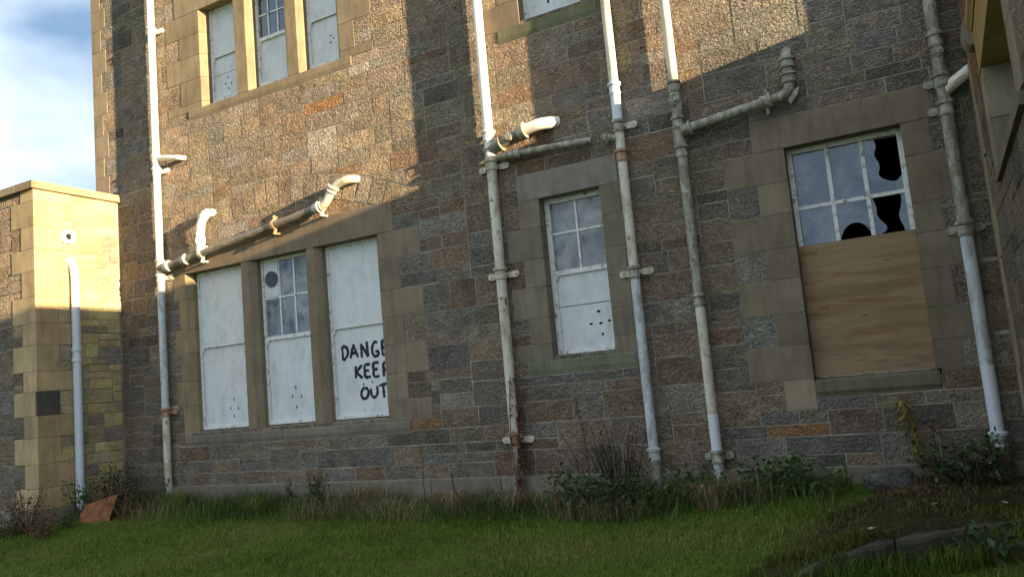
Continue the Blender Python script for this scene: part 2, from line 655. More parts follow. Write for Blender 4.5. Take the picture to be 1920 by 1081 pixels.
def sheet_with_holes(mb, u0, u1, z0, z1, holes, depth, mapf):
    us = sorted({u0, u1} | {h[0] for h in holes} | {h[1] for h in holes})
    zs = sorted({z0, z1} | {h[2] for h in holes} | {h[3] for h in holes})
    solid = {}
    for i in range(len(us) - 1):
        for j in range(len(zs) - 1):
            cu, cz = (us[i] + us[i + 1]) / 2, (zs[j] + zs[j + 1]) / 2
            solid[i, j] = not any(h[0] < cu < h[1] and h[2] < cz < h[3] for h in holes)
    for (i, j), s in solid.items():
        if not s:
            continue
        a, b, c, d = us[i], us[i + 1], zs[j], zs[j + 1]
        mb.add([mapf(a, 0, c), mapf(b, 0, c), mapf(b, 0, d), mapf(a, 0, d)], [(0, 1, 2, 3)])
        mb.add([mapf(a, -depth, c), mapf(b, -depth, c), mapf(b, -depth, d), mapf(a, -depth, d)], [(3, 2, 1, 0)])
        for di, dj, e in ((-1, 0, ((a, d), (a, c))), (1, 0, ((b, c), (b, d))), (0, -1, ((a, c), (b, c))), (0, 1, ((b, d), (a, d)))):
            if not solid.get((i + di, j + dj), False):
                (p, q), (r_, s_) = e
                mb.add([mapf(p, 0, q), mapf(p, -depth, q), mapf(r_, -depth, s_), mapf(r_, 0, s_)], [(0, 1, 2, 3)])

# ================================================================== MAIN BUILDING
rng = random.Random(7)
main = thing('stone_building', 'tall rubble stone building with boarded windows and pipes down its wall', 'building', (-4.8, 0.0, -1.2))
XL, XR = -10.12, 0.41
# openings at the wall plane: x0, x1, z0, z1
LIT = [(-8.40, -7.41), (-7.28, -6.36), (-6.25, -5.32)]           # lower three-light
UPP = [(-7.95, -7.32), (-7.13, -6.47), (-6.30, -5.67)]           # upper three-light
SML = (-3.34, -2.70, 0.245, 1.78)
BIG = (-1.01, -0.115, -0.17, 1.77)
TOP = (-3.36, -2.69, 3.62, 5.2)
HEAD, SILL = 1.765, -0.21
UH, US = 5.17, 3.90
holes = [(-8.40, -5.32, SILL - 0.02, HEAD), (-7.95, -5.67, US - 0.02, UH), SML, BIG, TOP]
mb = MB()
sheet_with_holes(mb, XL + 0.01, XR + 0.3, -1.35, 8.2, [(h[0] - 0.045, h[1] + 0.045, h[2] - 0.045, h[3] + 0.045) for h in holes], 0.26, map_main(-0.0075))
mb.build('wall', M['mortar'], main, fix=False)
mb = MB()                                                          # the other walls of the house, and its roof
for q in ([(XL + 0.01, 0.32), (XL + 0.01, 9), (XL + 0.31, 9), (XL + 0.31, 0.32)], [(XL + 0.31, 8.7), (XL + 0.31, 9), (5.5, 9), (5.5, 8.7)],
          [(5.2, 0.02), (5.2, 8.69), (5.5, 8.69), (5.5, 0.02)]):
    mb.prism(q, -1.35, 8.19, lambda p, q_, e: (p, q_, e))
mb.box(XR + 0.31, 5.19, 0.02, 0.32, -1.35, 8.19)
mb.build('rear_wall', M['mortar'], main, fix=True)
mb = MB()
mb.col = (0.1, 0.1, 0.105, 0)
mb.prism([(-0.35, 8.2), (9.35, 8.2), (4.5, 11.4)], XL - 0.3, 5.8, lambda p, q, e: (e, p, q))
mb.build('roof', M['plain'], main, fix=True)
mb = MB()
mb.col = (0.09, 0.085, 0.08, 0)
mb.box(XL + 0.32, 5.18, 0.33, 8.68, 2.75, 2.95)
mb.build('floor_slab', M['plain'], main, fix=True)

blocked = []
FR = -0.013                                                        # dressed faces stand this far in front of the mortar


def margin(side, arris, cham, courses, outs, y1=0.30, col=TAN):
    """dressed margin stones up one side of an opening; side = 'L' or 'R' of the opening"""
    for k, (za, zb) in enumerate(zip(courses[:-1], courses[1:])):
        o = outs[k % len(outs)]
        z0, z1 = min(za, zb), max(za, zb)
        if side == 'L':
            prof = [(o, FR), (arris, FR), (arris + cham, FR + cham), (arris + cham, y1), (o, y1)] if cham else [(o, FR), (arris, FR), (arris, y1), (o, y1)]
            blocked.append((o, arris, z0, z1))
        else:
            prof = [(arris, FR), (o, FR), (o, y1), (arris - cham, y1), (arris - cham, FR + cham)] if cham else [(arris, FR), (o, FR), (o, y1), (arris, y1)]
            blocked.append((arris, o, z0, z1))
        dressed_block(main, 'margin_stone', prof, z0, z1, col, rng)


def lintel(x0, x1, z0, z1, col=TAN, y1=0.30):
    blocked.append((x0, x1, z0, z1))
    dressed_block(main, 'lintel', [(x0 + 0.003, FR - 0.002), (x1 - 0.003, FR - 0.002), (x1 - 0.003, y1), (x0 + 0.003, y1)], z0, z1, col, rng)


def sill(x0, x1, ztop, zlip, zbot, proj=0.022, col=TAN, y1=0.28):
    blocked.append((x0, x1, zbot, zlip))
    mb = MB()
    v_ = rng.uniform(0.88, 1.0)
    mb.col = (*[c * v_ for c in col], rng.random())
    mb.prism([(y1, zbot), (y1, ztop), (0.14, ztop), (-proj, zlip), (-proj, zbot + 0.05), (FR, zbot + 0.02), (FR, zbot + 0.003)][::-1], x0 + 0.002, x1 - 0.002,
             lambda p, q, e: (e, p, q))
    o = mb.build('sill', M['dressed'], main, fix=True)
    bv = o.modifiers.new('worn_edges', 'BEVEL')
    bv.width = 0.01
    bv.segments = 2
    bv.limit_method = 'ANGLE'


def mullion(xa, xb, z0, z1, cham, col=TAN):
    dressed_block(main, 'mullion', [(xa, FR + 0.002), (xb, FR + 0.002), (xb + cham, FR + cham), (xb + cham, 0.28), (xa - cham, 0.28), (xa - cham, FR + cham)],
                  z0, z1, col, rng)


LC = [HEAD, 1.47, 1.13, 0.84, 0.54, 0.23, -0.05, SILL - 0.06]
margin('L', -8.40, 0.07, [HEAD, 1.44, 1.06, 0.76, 0.40, 0.10, SILL - 0.06], [-8.62, -8.52], col=(0.255, 0.205, 0.13))
margin('R', -5.32, 0.07, LC, [-4.78, -5.06])
lintel(-8.68, -6.86, HEAD, 2.09)
lintel(-6.86, -5.10, HEAD, 2.09)
mullion(-7.41, -7.28, SILL - 0.03, HEAD, 0.07)
mullion(-6.36, -6.25, SILL - 0.03, HEAD, 0.07)
sill(-8.52, -6.86, SILL, -0.275, -0.40, col=(0.19, 0.175, 0.14))
sill(-6.86, -5.06, SILL, -0.275, -0.40, col=(0.19, 0.175, 0.14))
UC = [5.6, 5.17, 4.87, 4.58, 4.27, 3.95, 3.735]
margin('L', -7.95, 0.06, UC[1:-1] + [US - 0.05], [-8.58, -8.33], col=(0.265, 0.215, 0.14))
margin('R', -5.67, 0.06, UC[1:-1] + [US - 0.05], [-5.20, -5.45], col=(0.265, 0.215, 0.14))
lintel(-8.4, -6.8, UH, 5.5, col=(0.265, 0.215, 0.14))
lintel(-6.8, -5.3, UH, 5.5, col=(0.265, 0.215, 0.14))
mullion(-7.32, -7.13, US - 0.03, UH, 0.06, (0.265, 0.215, 0.14))
mullion(-6.47, -6.30, US - 0.03, UH, 0.06, (0.265, 0.215, 0.14))
sill(-8.20, -5.51, US + 0.03, 3.862, 3.735, proj=0.02, col=(0.265, 0.215, 0.14))
SC = [1.78, 1.50, 1.19, 0.92, 0.62, 0.36, 0.20]
margin('L', SML[0], 0, SC, [-3.56, -3.72], col=(0.19, 0.168, 0.128))
margin('R', SML[1], 0, SC, [-2.50, -2.44], col=(0.19, 0.168, 0.128))
lintel(-3.56, -2.50, 1.78, 2.045, col=(0.20, 0.19, 0.165))
sill(-3.62, -2.46, 0.245, 0.20, 0.06, proj=0.02, col=(0.17, 0.18, 0.125))
BC = [1.77, 1.49, 1.22, 0.93, 0.67, 0.38, 0.115, -0.17]
margin('L', BIG[0], 0, BC, [-1.52, -1.26], col=(0.20, 0.172, 0.122))
dressed_block(main, 'margin_stone', [(-1.25, FR), (-1.012, FR), (-1.012, 0.3), (-1.25, 0.3)], -0.42, -0.17, (0.25, 0.215, 0.15), rng)
blocked.append((-1.25, -1.012, -0.42, -0.17))
margin('R', BIG[1], 0, [1.77, 1.50, 1.12, 0.88, 0.60, 0.30, 0.05, -0.17], [0.08, 0.30], col=(0.18, 0.155, 0.115))
lintel(-1.26, 0.12, 1.77, 2.04, col=(0.20, 0.17, 0.122))
sill(-1.01, -0.09, -0.17, -0.19, -0.33, proj=0.03, col=(0.16, 0.15, 0.10))
margin('L', TOP[0], 0, [5.2, 4.85, 4.5, 4.15, 3.85, 3.58], [-3.86, -3.6])
margin('R', TOP[1], 0, [5.2, 4.85, 4.5, 4.15, 3.85, 3.58], [-2.5, -2.62])
lintel(-3.6, -2.5, 5.2, 5.5)
sill(-3.62, -2.52, 3.62, 3.58, 3.44, proj=0.02, col=(0.17, 0.18, 0.11))
# quoins up the free corner of the house
z = 3.04
k = 0
while z < 8.0:
    h = rng.uniform(0.27, 0.34)
    w = 0.20 if k % 2 else 0.30
    blocked.append((XL, XL + w, z, z + h))
    dressed_block(main, 'quoin', [(XL, FR), (XL + w, FR), (XL + w, 0.3), (XL, 0.3)], z, z + h, (0.30, 0.245, 0.165), rng)
    z += h
    k += 1

# relieving arch over the three-light window
AX, RO, RI = -6.86, 4.48, 4.18
AZ = 2.67 - RO
arch = []
na = 19
a0, a1 = math.asin((-8.72 - AX) / RO), math.asin((-4.95 - AX) / RO)
for k in range(na):
    t0, t1 = a0 + (a1 - a0) * k / na, a0 + (a1 - a0) * (k + 1) / na
    P = lambda r_, t: (AX + r_ * math.sin(t), AZ + r_ * math.cos(t))
    arch.append(([P(RI, t0), P(RI, t1), P(RO, t1), P(RO, t0)], pick(rng, dict(b=4, t=3, g=2, r=1.2))))

# rubble
WEI = dict(g=10, b=5.5, t=2.6, s=2.2, r=1.3, p=0.5, d=0.4)
HINT = dict(
    o=[(-5.88, 3.43), (-4.7, -0.29), (-5.77, -0.49), (-1.25, -0.57)],
    r=[(-6.43, 3.19), (-4.68, 3.55), (-4.52, 2.34), (-4.3, 1.56), (-4.42, 1.32), (-4.41, 0.96), (-4.97, 1.95), (-4.24, 1.84), (-8.25, -0.53), (-5.82, -0.84),
       (-2.23, -0.5), (-1.6, 0.32), (-1.33, 0.31), (-3.21, -0.19), (-2.56, -0.15), (-1.76, 2.83), (-3.51, -0.59)],
    b=[(-4.83, 1.46), (-4.8, 0.76), (-4.3, -0.29), (-4.77, 0.29), (-4.81, 0.15), (-4.39, 0.15), (-4.85, -0.58), (-7.12, -0.67), (-6.62, -0.84), (-2.13, 0.86),
       (-1.68, 1.14), (-2.07, 1.14), (-1.55, -0.27), (-2.22, -0.04), (-2.03, 0.16), (-3.59, 0.82), (-4.18, 2.75)],
    t=[(-4.26, 0.39), (-7.33, -0.86), (-1.66, 0.74), (-5.75, 2.88)],
    p=[(-4.89, 1.33), (-4.43, 1.71), (-4.56, -0.1), (-6.2, -0.84), (-1.48, 0.18), (-1.39, -0.67), (-2.12, -0.32), (-3.41, -0.42), (-6.13, 3.09), (-1.43, 0.91), (-1.35, 1.32)],
    s=[(-4.05, 1.3), (-4.16, 1.16), (-4.25, 0.76), (-4.85, 0.89), (-4.93, 1.86), (-4.64, 0.44), (-7.68, -0.54), (-6.14, -0.54), (-5.64, -0.66), (-5.44, -0.5),
       (-1.64, -0.62), (-3.07, -0.02), (-0.23, 2.28), (-9.77, 4.79), (-7.51, -0.59)],
    d=[(-5.05, -0.46), (-4.49, -0.58), (-4.11, -0.62), (-4.71, -0.03), (-9.63, 5.26)])
items = []
PZ = -0.88
for r in pack(XL, XR, PZ, 7.02, blocked + [(h[0], h[1], h[2], h[3]) for h in holes], rng):
    wts = dict(WEI)
    if r[0] > -1.9 and r[2] > 0.5:
        wts = dict(g=12, s=7, b=1.5, d=2)
    if r[3] < -0.4:
        wts = dict(g=6, s=5, b=4, d=3, r=2, t=1)
    if r[0] > -5.6 and r[3] < 2.4 and r[3] > -0.4 and r[1] < -1.9:
        wts = dict(g=6, b=6, s=3, r=2.5, p=0.5)
    if r[0] < -8.8:
        wts = dict(g=6, b=4, s=4, d=2, t=2)
    col = pick(rng, wts)
    for kk, pts in HINT.items():
        for (hx, hz) in pts:
            if r[0] <= hx <= r[1] and r[2] <= hz <= r[3]:
                col = pick(rng, {kk: 1})
    poly = rect(r)
    cx, cz = (r[0] + r[1]) / 2, (r[2] + r[3]) / 2
    d = math.hypot(cx - AX, cz - AZ)
    if a0 < math.atan2(cx - AX, cz - AZ) < a1 and cz > 2.0 and any(RI - 0.3 < math.hypot(px - AX, pz - AZ) < RO + 0.3 for px, pz in poly):
        nv = ((cx - AX) / d, (cz - AZ) / d)
        base = nv[0] * AX + nv[1] * AZ
        up_ = clip(poly, nv, base + RO)
        dn_ = clip(poly, (-nv[0], -nv[1]), -(base + RI))
        for pl in (up_, dn_):
            if len(pl) >= 3:
                ar = 0.5 * abs(sum(pl[i][0] * pl[(i + 1) % len(pl)][1] - pl[(i + 1) % len(pl)][0] * pl[i][1] for i in range(len(pl))))
                if ar > 0.004:
                    items.append((pl, col))
        continue
    items.append((poly, col))
lay(main, items, map_main(), rng, 300, proud=0.0105, arris=0.008)
for poly, col in arch:
    m_ = MB()
    stone_into(m_, poly, map_main(), col, rng, proud=0.011, arris=0.008)
    m_.build('arch_stone', M['stone'], main, smooth='flatface')
# base course
x = -9.66
while x < XR - 0.02:
    w = min(rng.uniform(0.6, 1.05), XR - x)
    if not (-0.62 < x < -0.3):
        dressed_block(main, 'plinth_stone', [(x + 0.004, -0.06), (x + w - 0.004, -0.06), (x + w - 0.004, 0.02), (x + 0.004, 0.02)], -1.3, PZ - 0.004,
                      (0.17, 0.155, 0.125), rng)
    x += w

# ------------------------------------------------------------------ windows of the main building
PAINT = M['frame']


def frame_mesh(x0, x1, z0, z1, y0, y1, w, wb=None):
    m_ = MB()
    wb = wb or w
    m_.box(x0, x0 + w, y0, y1, z0, z1)
    m_.box(x1 - w, x1, y0, y1, z0, z1)
    m_.box(x0 + w, x1 - w, y0 + 0.002, y1, z1 - w, z1)
    m_.box(x0 + w, x1 - w, y0 - 0.012, y1, z0, z0 + wb)
    return m_


def part_box(name, mat, parent, *b, col=(0.5, 0.5, 0.5), label=None):
    m_ = MB()
    m_.col = (*col, 0.5)
    m_.box(*b)
    o = m_.build(name, mat, parent, label=label)
    return o


def sash_horn(parent, x, y, z, s=0.03):
    m_ = MB()
    m_.prism([(0, 0), (s, 0), (s, -s * 0.5), (s * 0.45, -s * 1.7), (0, -s * 1.9)], y, y + 0.025, lambda p, q, e: (x + p, e, z + q))
    return m_.build('sash_horn', PAINT, parent, fix=True)


def holes_mesh(parent, pts, y, r=0.011):
    m_ = MB()
    for (a, b, dx, dz) in pts:
        n = 10
        m_.add([(a + dx * r * math.cos(2 * math.pi * i / n), y, b + dz * r * math.sin(2 * math.pi * i / n)) for i in range(n)], [tuple(range(n))])
    m_.col = (0.01, 0.01, 0.01, 0)
    m_.c = [m_.col] * len(m_.v)
    return m_.build('drilled_holes', M['plain'], parent)


def pane(parent, poly, y, mat, name='pane'):
    m_ = MB()
    m_.prism(poly, y, y + 0.004, lambda p, q, e: (p, e, q))
    return m_.build(name, mat, parent, fix=True)


def R4(x0, x1, z0, z1):
    return [(x0, z0), (x1, z0), (x1, z1), (x0, z1)]


YF = 0.115


def light(x0, x1, z0, z1, rail, label, upper='board', split=None, holes_at=(), w=0.034, lower=True):
    """one sash light: frame with its boards, rail and panes as children"""
    f = frame_mesh(x0 - 0.012, x1 + 0.012, z0, z1 + 0.012, YF, YF + 0.09, w + 0.012, 0.03).build('window', PAINT, main, label=label)
    a, b = x0 + w, x1 - w
    yu, yl = YF + 0.012, YF + 0.028
    if upper == 'board':
        part_box('board', M['board'], f, a, b, yu, yu + 0.015, rail + 0.012, z1 - w + 0.012)
        part_box('meeting_rail', PAINT, f, a, b, yu - 0.008, yl + 0.015, rail - 0.012, rail + 0.010)
    else:
        part_box('meeting_rail', PAINT, f, a, b, yu - 0.008, yl + 0.015, rail - 0.02, rail + 0.025)
    sash_horn(f, a, yu - 0.004, rail - 0.012)
    if lower:
        zz = [z0 + 0.03] + ([split] if split else []) + [rail - 0.013]
        for k in range(len(zz) - 1):
            part_box('board', M['board'], f, a, b, yl, yl + 0.015, zz[k] + (0.004 if k else 0), zz[k + 1] - 0.004)
    if holes_at:
        holes_mesh(f, holes_at, yl - 0.0015)
    return f


c7 = 0.07
L1 = light(LIT[0][0] + c7, LIT[0][1] - c7, SILL, HEAD, 0.815, 'fully boarded light of the lower three-light window', holes_at=[
    (-7.80, 0.14, 0.7, 2.2), (-7.86, 0.03, 0.8, 1.8), (-7.73, 0.02, 0.8, 1.8), (-7.81, -0.07, 0.8, 2.0)])
L2 = light(LIT[1][0] + c7, LIT[1][1] - c7, SILL, HEAD, 0.805, 'half glazed middle light of the lower three-light window', upper='glass', holes_at=[
    (-6.78, 0.20, 0.8, 2.2), (-6.84, 0.10, 0.8, 1.8), (-6.70, 0.09, 0.8, 1.8), (-6.78, -0.03, 0.8, 2.0)])
L3 = light(LIT[2][0] + c7, LIT[2][1] - c7, SILL, HEAD, 0.815, 'boarded light painted with a danger warning')
# glass of the middle light: two rows of three panes
ax, bx_ = LIT[1][0] + c7 + 0.034, LIT[1][1] - c7 - 0.034
zb, zt = 0.83, HEAD - 0.022
zr = 1.29
wx = [ax, ax + (bx_ - ax) / 3, ax + 2 * (bx_ - ax) / 3, bx_]
for i in range(3):
    for (p, q) in ((zb, zr), (zr, zt)):
        pane(L2, R4(wx[i], wx[i + 1], p, q), YF + 0.03, M['dirty'])
for i in (1, 2):
    part_box('glazing_bar', PAINT, L2, wx[i] - 0.010, wx[i] + 0.010, YF + 0.018, YF + 0.045, zb, zt)
part_box('glazing_bar', PAINT, L2, ax, bx_, YF + 0.020, YF + 0.043, zr - 0.010, zr + 0.010)
part_box('fan_panel', M['board'], L2, ax + 0.004, wx[1] - 0.012, YF + 0.012, YF + 0.017, zr + 0.012, zt - 0.004)
m_ = MB()
m_.col = (0.07, 0.085, 0.10, 0)
fc = ((ax + wx[1]) / 2 + 0.01, 1.52)
for rr, yy in ((0.092, 0.0), (0.075, -0.014), (0.05, -0.018)):
    n = 24
    m_.add([(fc[0] + rr * math.cos(2 * math.pi * i / n), YF + 0.008 + yy, fc[1] + rr * math.sin(2 * math.pi * i / n)) for i in range(n)], [tuple(range(n))])
m_.tube([(fc[0], YF + 0.015, fc[1]), (fc[0], YF - 0.008, fc[1])], 0.095, 24)
m_.build('extractor_fan', M['plain'], L2, fix=True)

# hand-painted warning
LET = {
    'D': [[(-6.047, 0.605), (-6.043, 0.524), (-6.041, 0.443)], [(-6.047, 0.605), (-5.995, 0.599), (-5.965, 0.561), (-5.968, 0.516), (-5.993, 0.473), (-6.041, 0.443)]],
    'A': [[(-5.936, 0.458), (-5.907, 0.545), (-5.881, 0.613)], [(-5.881, 0.613), (-5.856, 0.54), (-5.827, 0.462)], [(-5.923, 0.512), (-5.838, 0.516)]],
    'N': [[(-5.772, 0.452), (-5.774, 0.607)], [(-5.774, 0.607), (-5.683, 0.454)], [(-5.683, 0.454), (-5.693, 0.624)]],
    'G': [[(-5.542, 0.598), (-5.569, 0.613), (-5.602, 0.594), (-5.626, 0.537), (-5.616, 0.472), (-5.578, 0.442), (-5.539, 0.464), (-5.529, 0.498)], [(-5.579, 0.501), (-5.526, 0.503)]],
    'E': [[(-5.421, 0.622), (-5.48, 0.613), (-5.481, 0.532), (-5.482, 0.452), (-5.43, 0.456)], [(-5.481, 0.532), (-5.432, 0.539)]],
    'K': [[(-5.87, 0.367), (-5.875, 0.228)], [(-5.778, 0.373), (-5.867, 0.297), (-5.782, 0.225)]],
    'E2': [[(-5.659, 0.372), (-5.747, 0.37), (-5.746, 0.301), (-5.746, 0.23), (-5.661, 0.231)], [(-5.746, 0.301), (-5.683, 0.305)], [(-5.734, 0.226), (-5.717, 0.205)]],
    'E3': [[(-5.544, 0.381), (-5.623, 0.379), (-5.624, 0.305), (-5.624, 0.224), (-5.545, 0.23)], [(-5.624, 0.305), (-5.563, 0.309)]],
    'P': [[(-5.483, 0.368), (-5.485, 0.218)], [(-5.483, 0.368), (-5.45, 0.372), (-5.434, 0.355), (-5.434, 0.315), (-5.45, 0.292), (-5.484, 0.288)]],
    'O': [[(-5.759, 0.116), (-5.733, 0.109), (-5.716, 0.088), (-5.711, 0.058), (-5.721, 0.027), (-5.742, 0.004), (-5.769, -0.005), (-5.795, 0.002), (-5.812, 0.023),
           (-5.817, 0.053), (-5.807, 0.084), (-5.786, 0.107), (-5.759, 0.116)], [(-5.774, 0.17), (-5.774, 0.14)], [(-5.648, 0.184), (-5.647, 0.16)]],
    'U': [[(-5.68, 0.103), (-5.675, 0.039), (-5.652, 0.0), (-5.617, 0.004), (-5.586, 0.042), (-5.587, 0.125)]],
    'T': [[(-5.563, 0.124), (-5.443, 0.141)], [(-5.505, 0.132), (-5.499, -0.011)]]}
m_ = MB()
m_.col = (0.008, 0.011, 0.022, 0)
lr = random.Random(3)
for ch, strokes in LET.items():
    for st in strokes:
        pts = fillet([(a, 0, b) for a, b in st], 0.03, 4)
        dense = []
        for p, q in zip(pts[:-1], pts[1:]):
            n = max(1, int((q - p).length / 0.008))
            dense += [p.lerp(q, i / n) for i in range(n)]
        dense.append(pts[-1])
        wbase = 0.020 if len(st) > 1 and (pts[0] - pts[-1]).length > 0.04 or len(st) > 4 else 0.010
        Lv, Rv = [], []
        for i, p in enumerate(dense):
            t = (dense[min(i + 1, len(dense) - 1)] - dense[max(i - 1, 0)]).normalized()
            nn = Vector((-t.z, 0, t.x))
            w = wbase * (0.85 + 0.35 * noise.noise(p * 28)) * (0.75 if i in (0, len(dense) - 1) else 1)
            Lv.append(p + nn * (w + lr.uniform(-.0015, .0015)))
            Rv.append(p - nn * (w + lr.uniform(-.0015, .0015)))
        yy = YF + 0.0265 + lr.uniform(-0.0009, 0.0004)
        n = len(dense)
        m_.add([(q.x, yy, q.z) for q in Lv + Rv], [(n + i, n + i + 1, i + 1, i) for i in range(n - 1)])
m_.build('painted_lettering', m_brush(), L3, label='hand painted black words reading danger keep out')

# upper three-light window
c6 = 0.06
U1 = light(UPP[0][0] + c6, UPP[0][1] - c6, US + 0.03, UH, 4.53, 'boarded light of the upper window with a split lower board', split=4.285, holes_at=[
    (-7.62, 4.22, 0.7, 1.8), (-7.67, 4.14, 1, 1.2), (-7.57, 4.13, 1, 1.2), (-7.62, 4.07, 1, 1.4)])
U2 = light(UPP[1][0] + c6, UPP[1][1] - c6, US + 0.03, UH, 4.53, 'half glazed middle light of the upper window', upper='glass', split=None)
U3 = light(UPP[2][0] + c6, UPP[2][1] - c6, US + 0.03, UH, 4.52, 'boarded light of the upper window with drilled holes', holes_at=[
    (-5.91, 4.27, 1, 1.1), (-5.87, 4.23, 1, 1.1), (-5.92, 4.19, 1, 1.1)])
ax, bx_ = UPP[1][0] + c6 + 0.034, UPP[1][1] - c6 - 0.034
wx = [ax + (bx_ - ax) * k / 3 for k in range(4)]
zz = [4.555, 4.85, UH - 0.022]
for i in range(3):
    for j in range(2):
        pane(U2, R4(wx[i], wx[i + 1], zz[j], zz[j + 1]), YF + 0.03, M['blue'])
for i in (1, 2):
    part_box('glazing_bar', PAINT, U2, wx[i] - 0.009, wx[i] + 0.009, YF + 0.018, YF + 0.045, zz[0], zz[2])
part_box('glazing_bar', PAINT, U2, ax, bx_, YF + 0.020, YF + 0.043, zz[1] - 0.009, zz[1] + 0.009)
for zb_ in (4.66, 4.95):
    part_box('inner_bar', M['plain'], U2, ax, bx_, YF + 0.075, YF + 0.085, zb_, zb_ + 0.035, col=(0.02, 0.02, 0.025))

# small window
S = light(SML[0], SML[1], SML[2], SML[3], 1.035, 'narrow window with four panes above a split board', upper='glass', split=0.705, w=0.05, holes_at=[
    (-2.89, 0.62, 1.9, 1.2), (-2.98, 0.51, 1.9, 0.9), (-2.88, 0.505, 1.6, 1.1), (-2.79, 0.52, 1.4, 1.1), (-2.87, 0.40, 1.2, 1.2)])
ax, bx_ = SML[0] + 0.05, SML[1] - 0.05
mxx = (ax + bx_) / 2
for (p, q) in ((ax, mxx), (mxx, bx_)):
    for (u_, v_) in ((1.06, 1.43), (1.43, SML[3] - 0.038)):
        pane(S, R4(p, q, u_, v_), YF + 0.03, M['dirty'])
part_box('glazing_bar', PAINT, S, mxx - 0.010, mxx + 0.010, YF + 0.018, YF + 0.045, 1.06, SML[3] - 0.03)
part_box('glazing_bar', PAINT, S, ax, bx_, YF + 0.020, YF + 0.043, 1.42, 1.44)

# window above the small one
T = light(TOP[0], TOP[1], TOP[2], TOP[3], 4.5, 'boarded window high above the narrow window', w=0.04, holes_at=[
    (-3.14, 3.86, 1.5, 1.2), (-3.09, 3.80, 1.2, 1.8), (-3.02, 3.90, 1.5, 1.0), (-3.12, 3.97, 1.2, 1.2)])

# big window: broken panes above a plywood sheet
bw = BIG
Bf = frame_mesh(bw[0] - 0.01, bw[1] + 0.01, bw[2], bw[3] + 0.01, YF, YF + 0.09, 0.05, 0.04).build('window', PAINT, main,
                label='wide window with broken panes above a plywood sheet')
part_box('plywood_sheet', M['ply'], Bf, bw[0] + 0.004, bw[1] - 0.004, YF - 0.016, YF - 0.002, bw[2] + 0.006, 0.935, label='brown weathered plywood sheet over the lower sash')
ax, bx_ = bw[0] + 0.04, bw[1] - 0.04
wx = [ax, -0.695, -0.425, bx_]
for i in (1, 2):
    part_box('glazing_bar', PAINT, Bf, wx[i] - 0.016, wx[i] + 0.016, YF + 0.018, YF + 0.045, 0.70, bw[3] - 0.03)
part_box('glazing_bar', PAINT, Bf, ax, bx_, YF + 0.020, YF + 0.043, 1.245, 1.275)
part_box('meeting_rail', PAINT, Bf, ax, bx_, YF + 0.01, YF + 0.05, 0.66, 0.70)
z1_ = bw[3] - 0.04


def arc_pts(cx, cz, rx, rz, t0, t1, n=10):
    return [(cx + rx * math.cos(R(t0 + (t1 - t0) * k / n)), cz + rz * math.sin(R(t0 + (t1 - t0) * k / n))) for k in range(n + 1)]


pane(Bf, R4(wx[0], wx[1], 1.26, z1_), YF + 0.03, M['clear'])
pane(Bf, R4(wx[1], wx[2], 1.26, z1_), YF + 0.032, M['clear'])
# right-hand top pane: a bite broken out of its outer side
def soft(pts, n=3):
    for _ in range(n):
        o = [pts[0]]
        for p, q in zip(pts[:-1], pts[1:]):
            o += [(p[0] * .75 + q[0] * .25, p[1] * .75 + q[1] * .25), (p[0] * .25 + q[0] * .75, p[1] * .25 + q[1] * .75)]
        pts = o + [pts[-1]]
    return pts


pane(Bf, [(wx[2], 1.26), (wx[3], 1.26)] + soft([(wx[3], 1.40), (-0.20, 1.345), (-0.27, 1.37), (-0.335, 1.42), (-0.30, 1.50), (-0.345, 1.60), (-0.31, 1.66), (-0.33, z1_)])
     + [(wx[2], z1_)], YF + 0.029, M['clear'], 'broken_pane')
# lower row: left pane whole, middle pane with an arched hole, right pane reduced to shards
pane(Bf, R4(wx[0], wx[1], 0.70, 1.26), YF + 0.031, M['clear'])
pane(Bf, [(wx[1], 1.26), (wx[1], 0.70), (wx[1] + 0.005, 0.90)] + arc_pts(-0.555, 0.90, 0.125, 0.17, 180, 10, 12) + [(wx[2], 0.96), (wx[2], 1.26)], YF + 0.028, M['clear'], 'broken_pane')
pane(Bf, [(wx[2], 0.72)] + soft([(wx[2] + 0.05, 0.72), (wx[2] + 0.03, 0.93), (wx[2] + 0.13, 0.98), (wx[2] + 0.04, 1.08), (wx[2] + 0.05, 1.18), (wx[2] + 0.02, 1.26)]) + [(wx[2], 1.26)], YF + 0.031, M['clear'], 'glass_shard')
pane(Bf, [(wx[3], 0.72), (wx[3], 1.26)] + soft([(wx[3] - 0.03, 1.26), (wx[3] - 0.035, 1.16), (wx[3] - 0.075, 1.06), (wx[3] - 0.03, 0.95), (wx[3] - 0.05, 0.8)]), YF + 0.033, M['clear'], 'glass_shard')

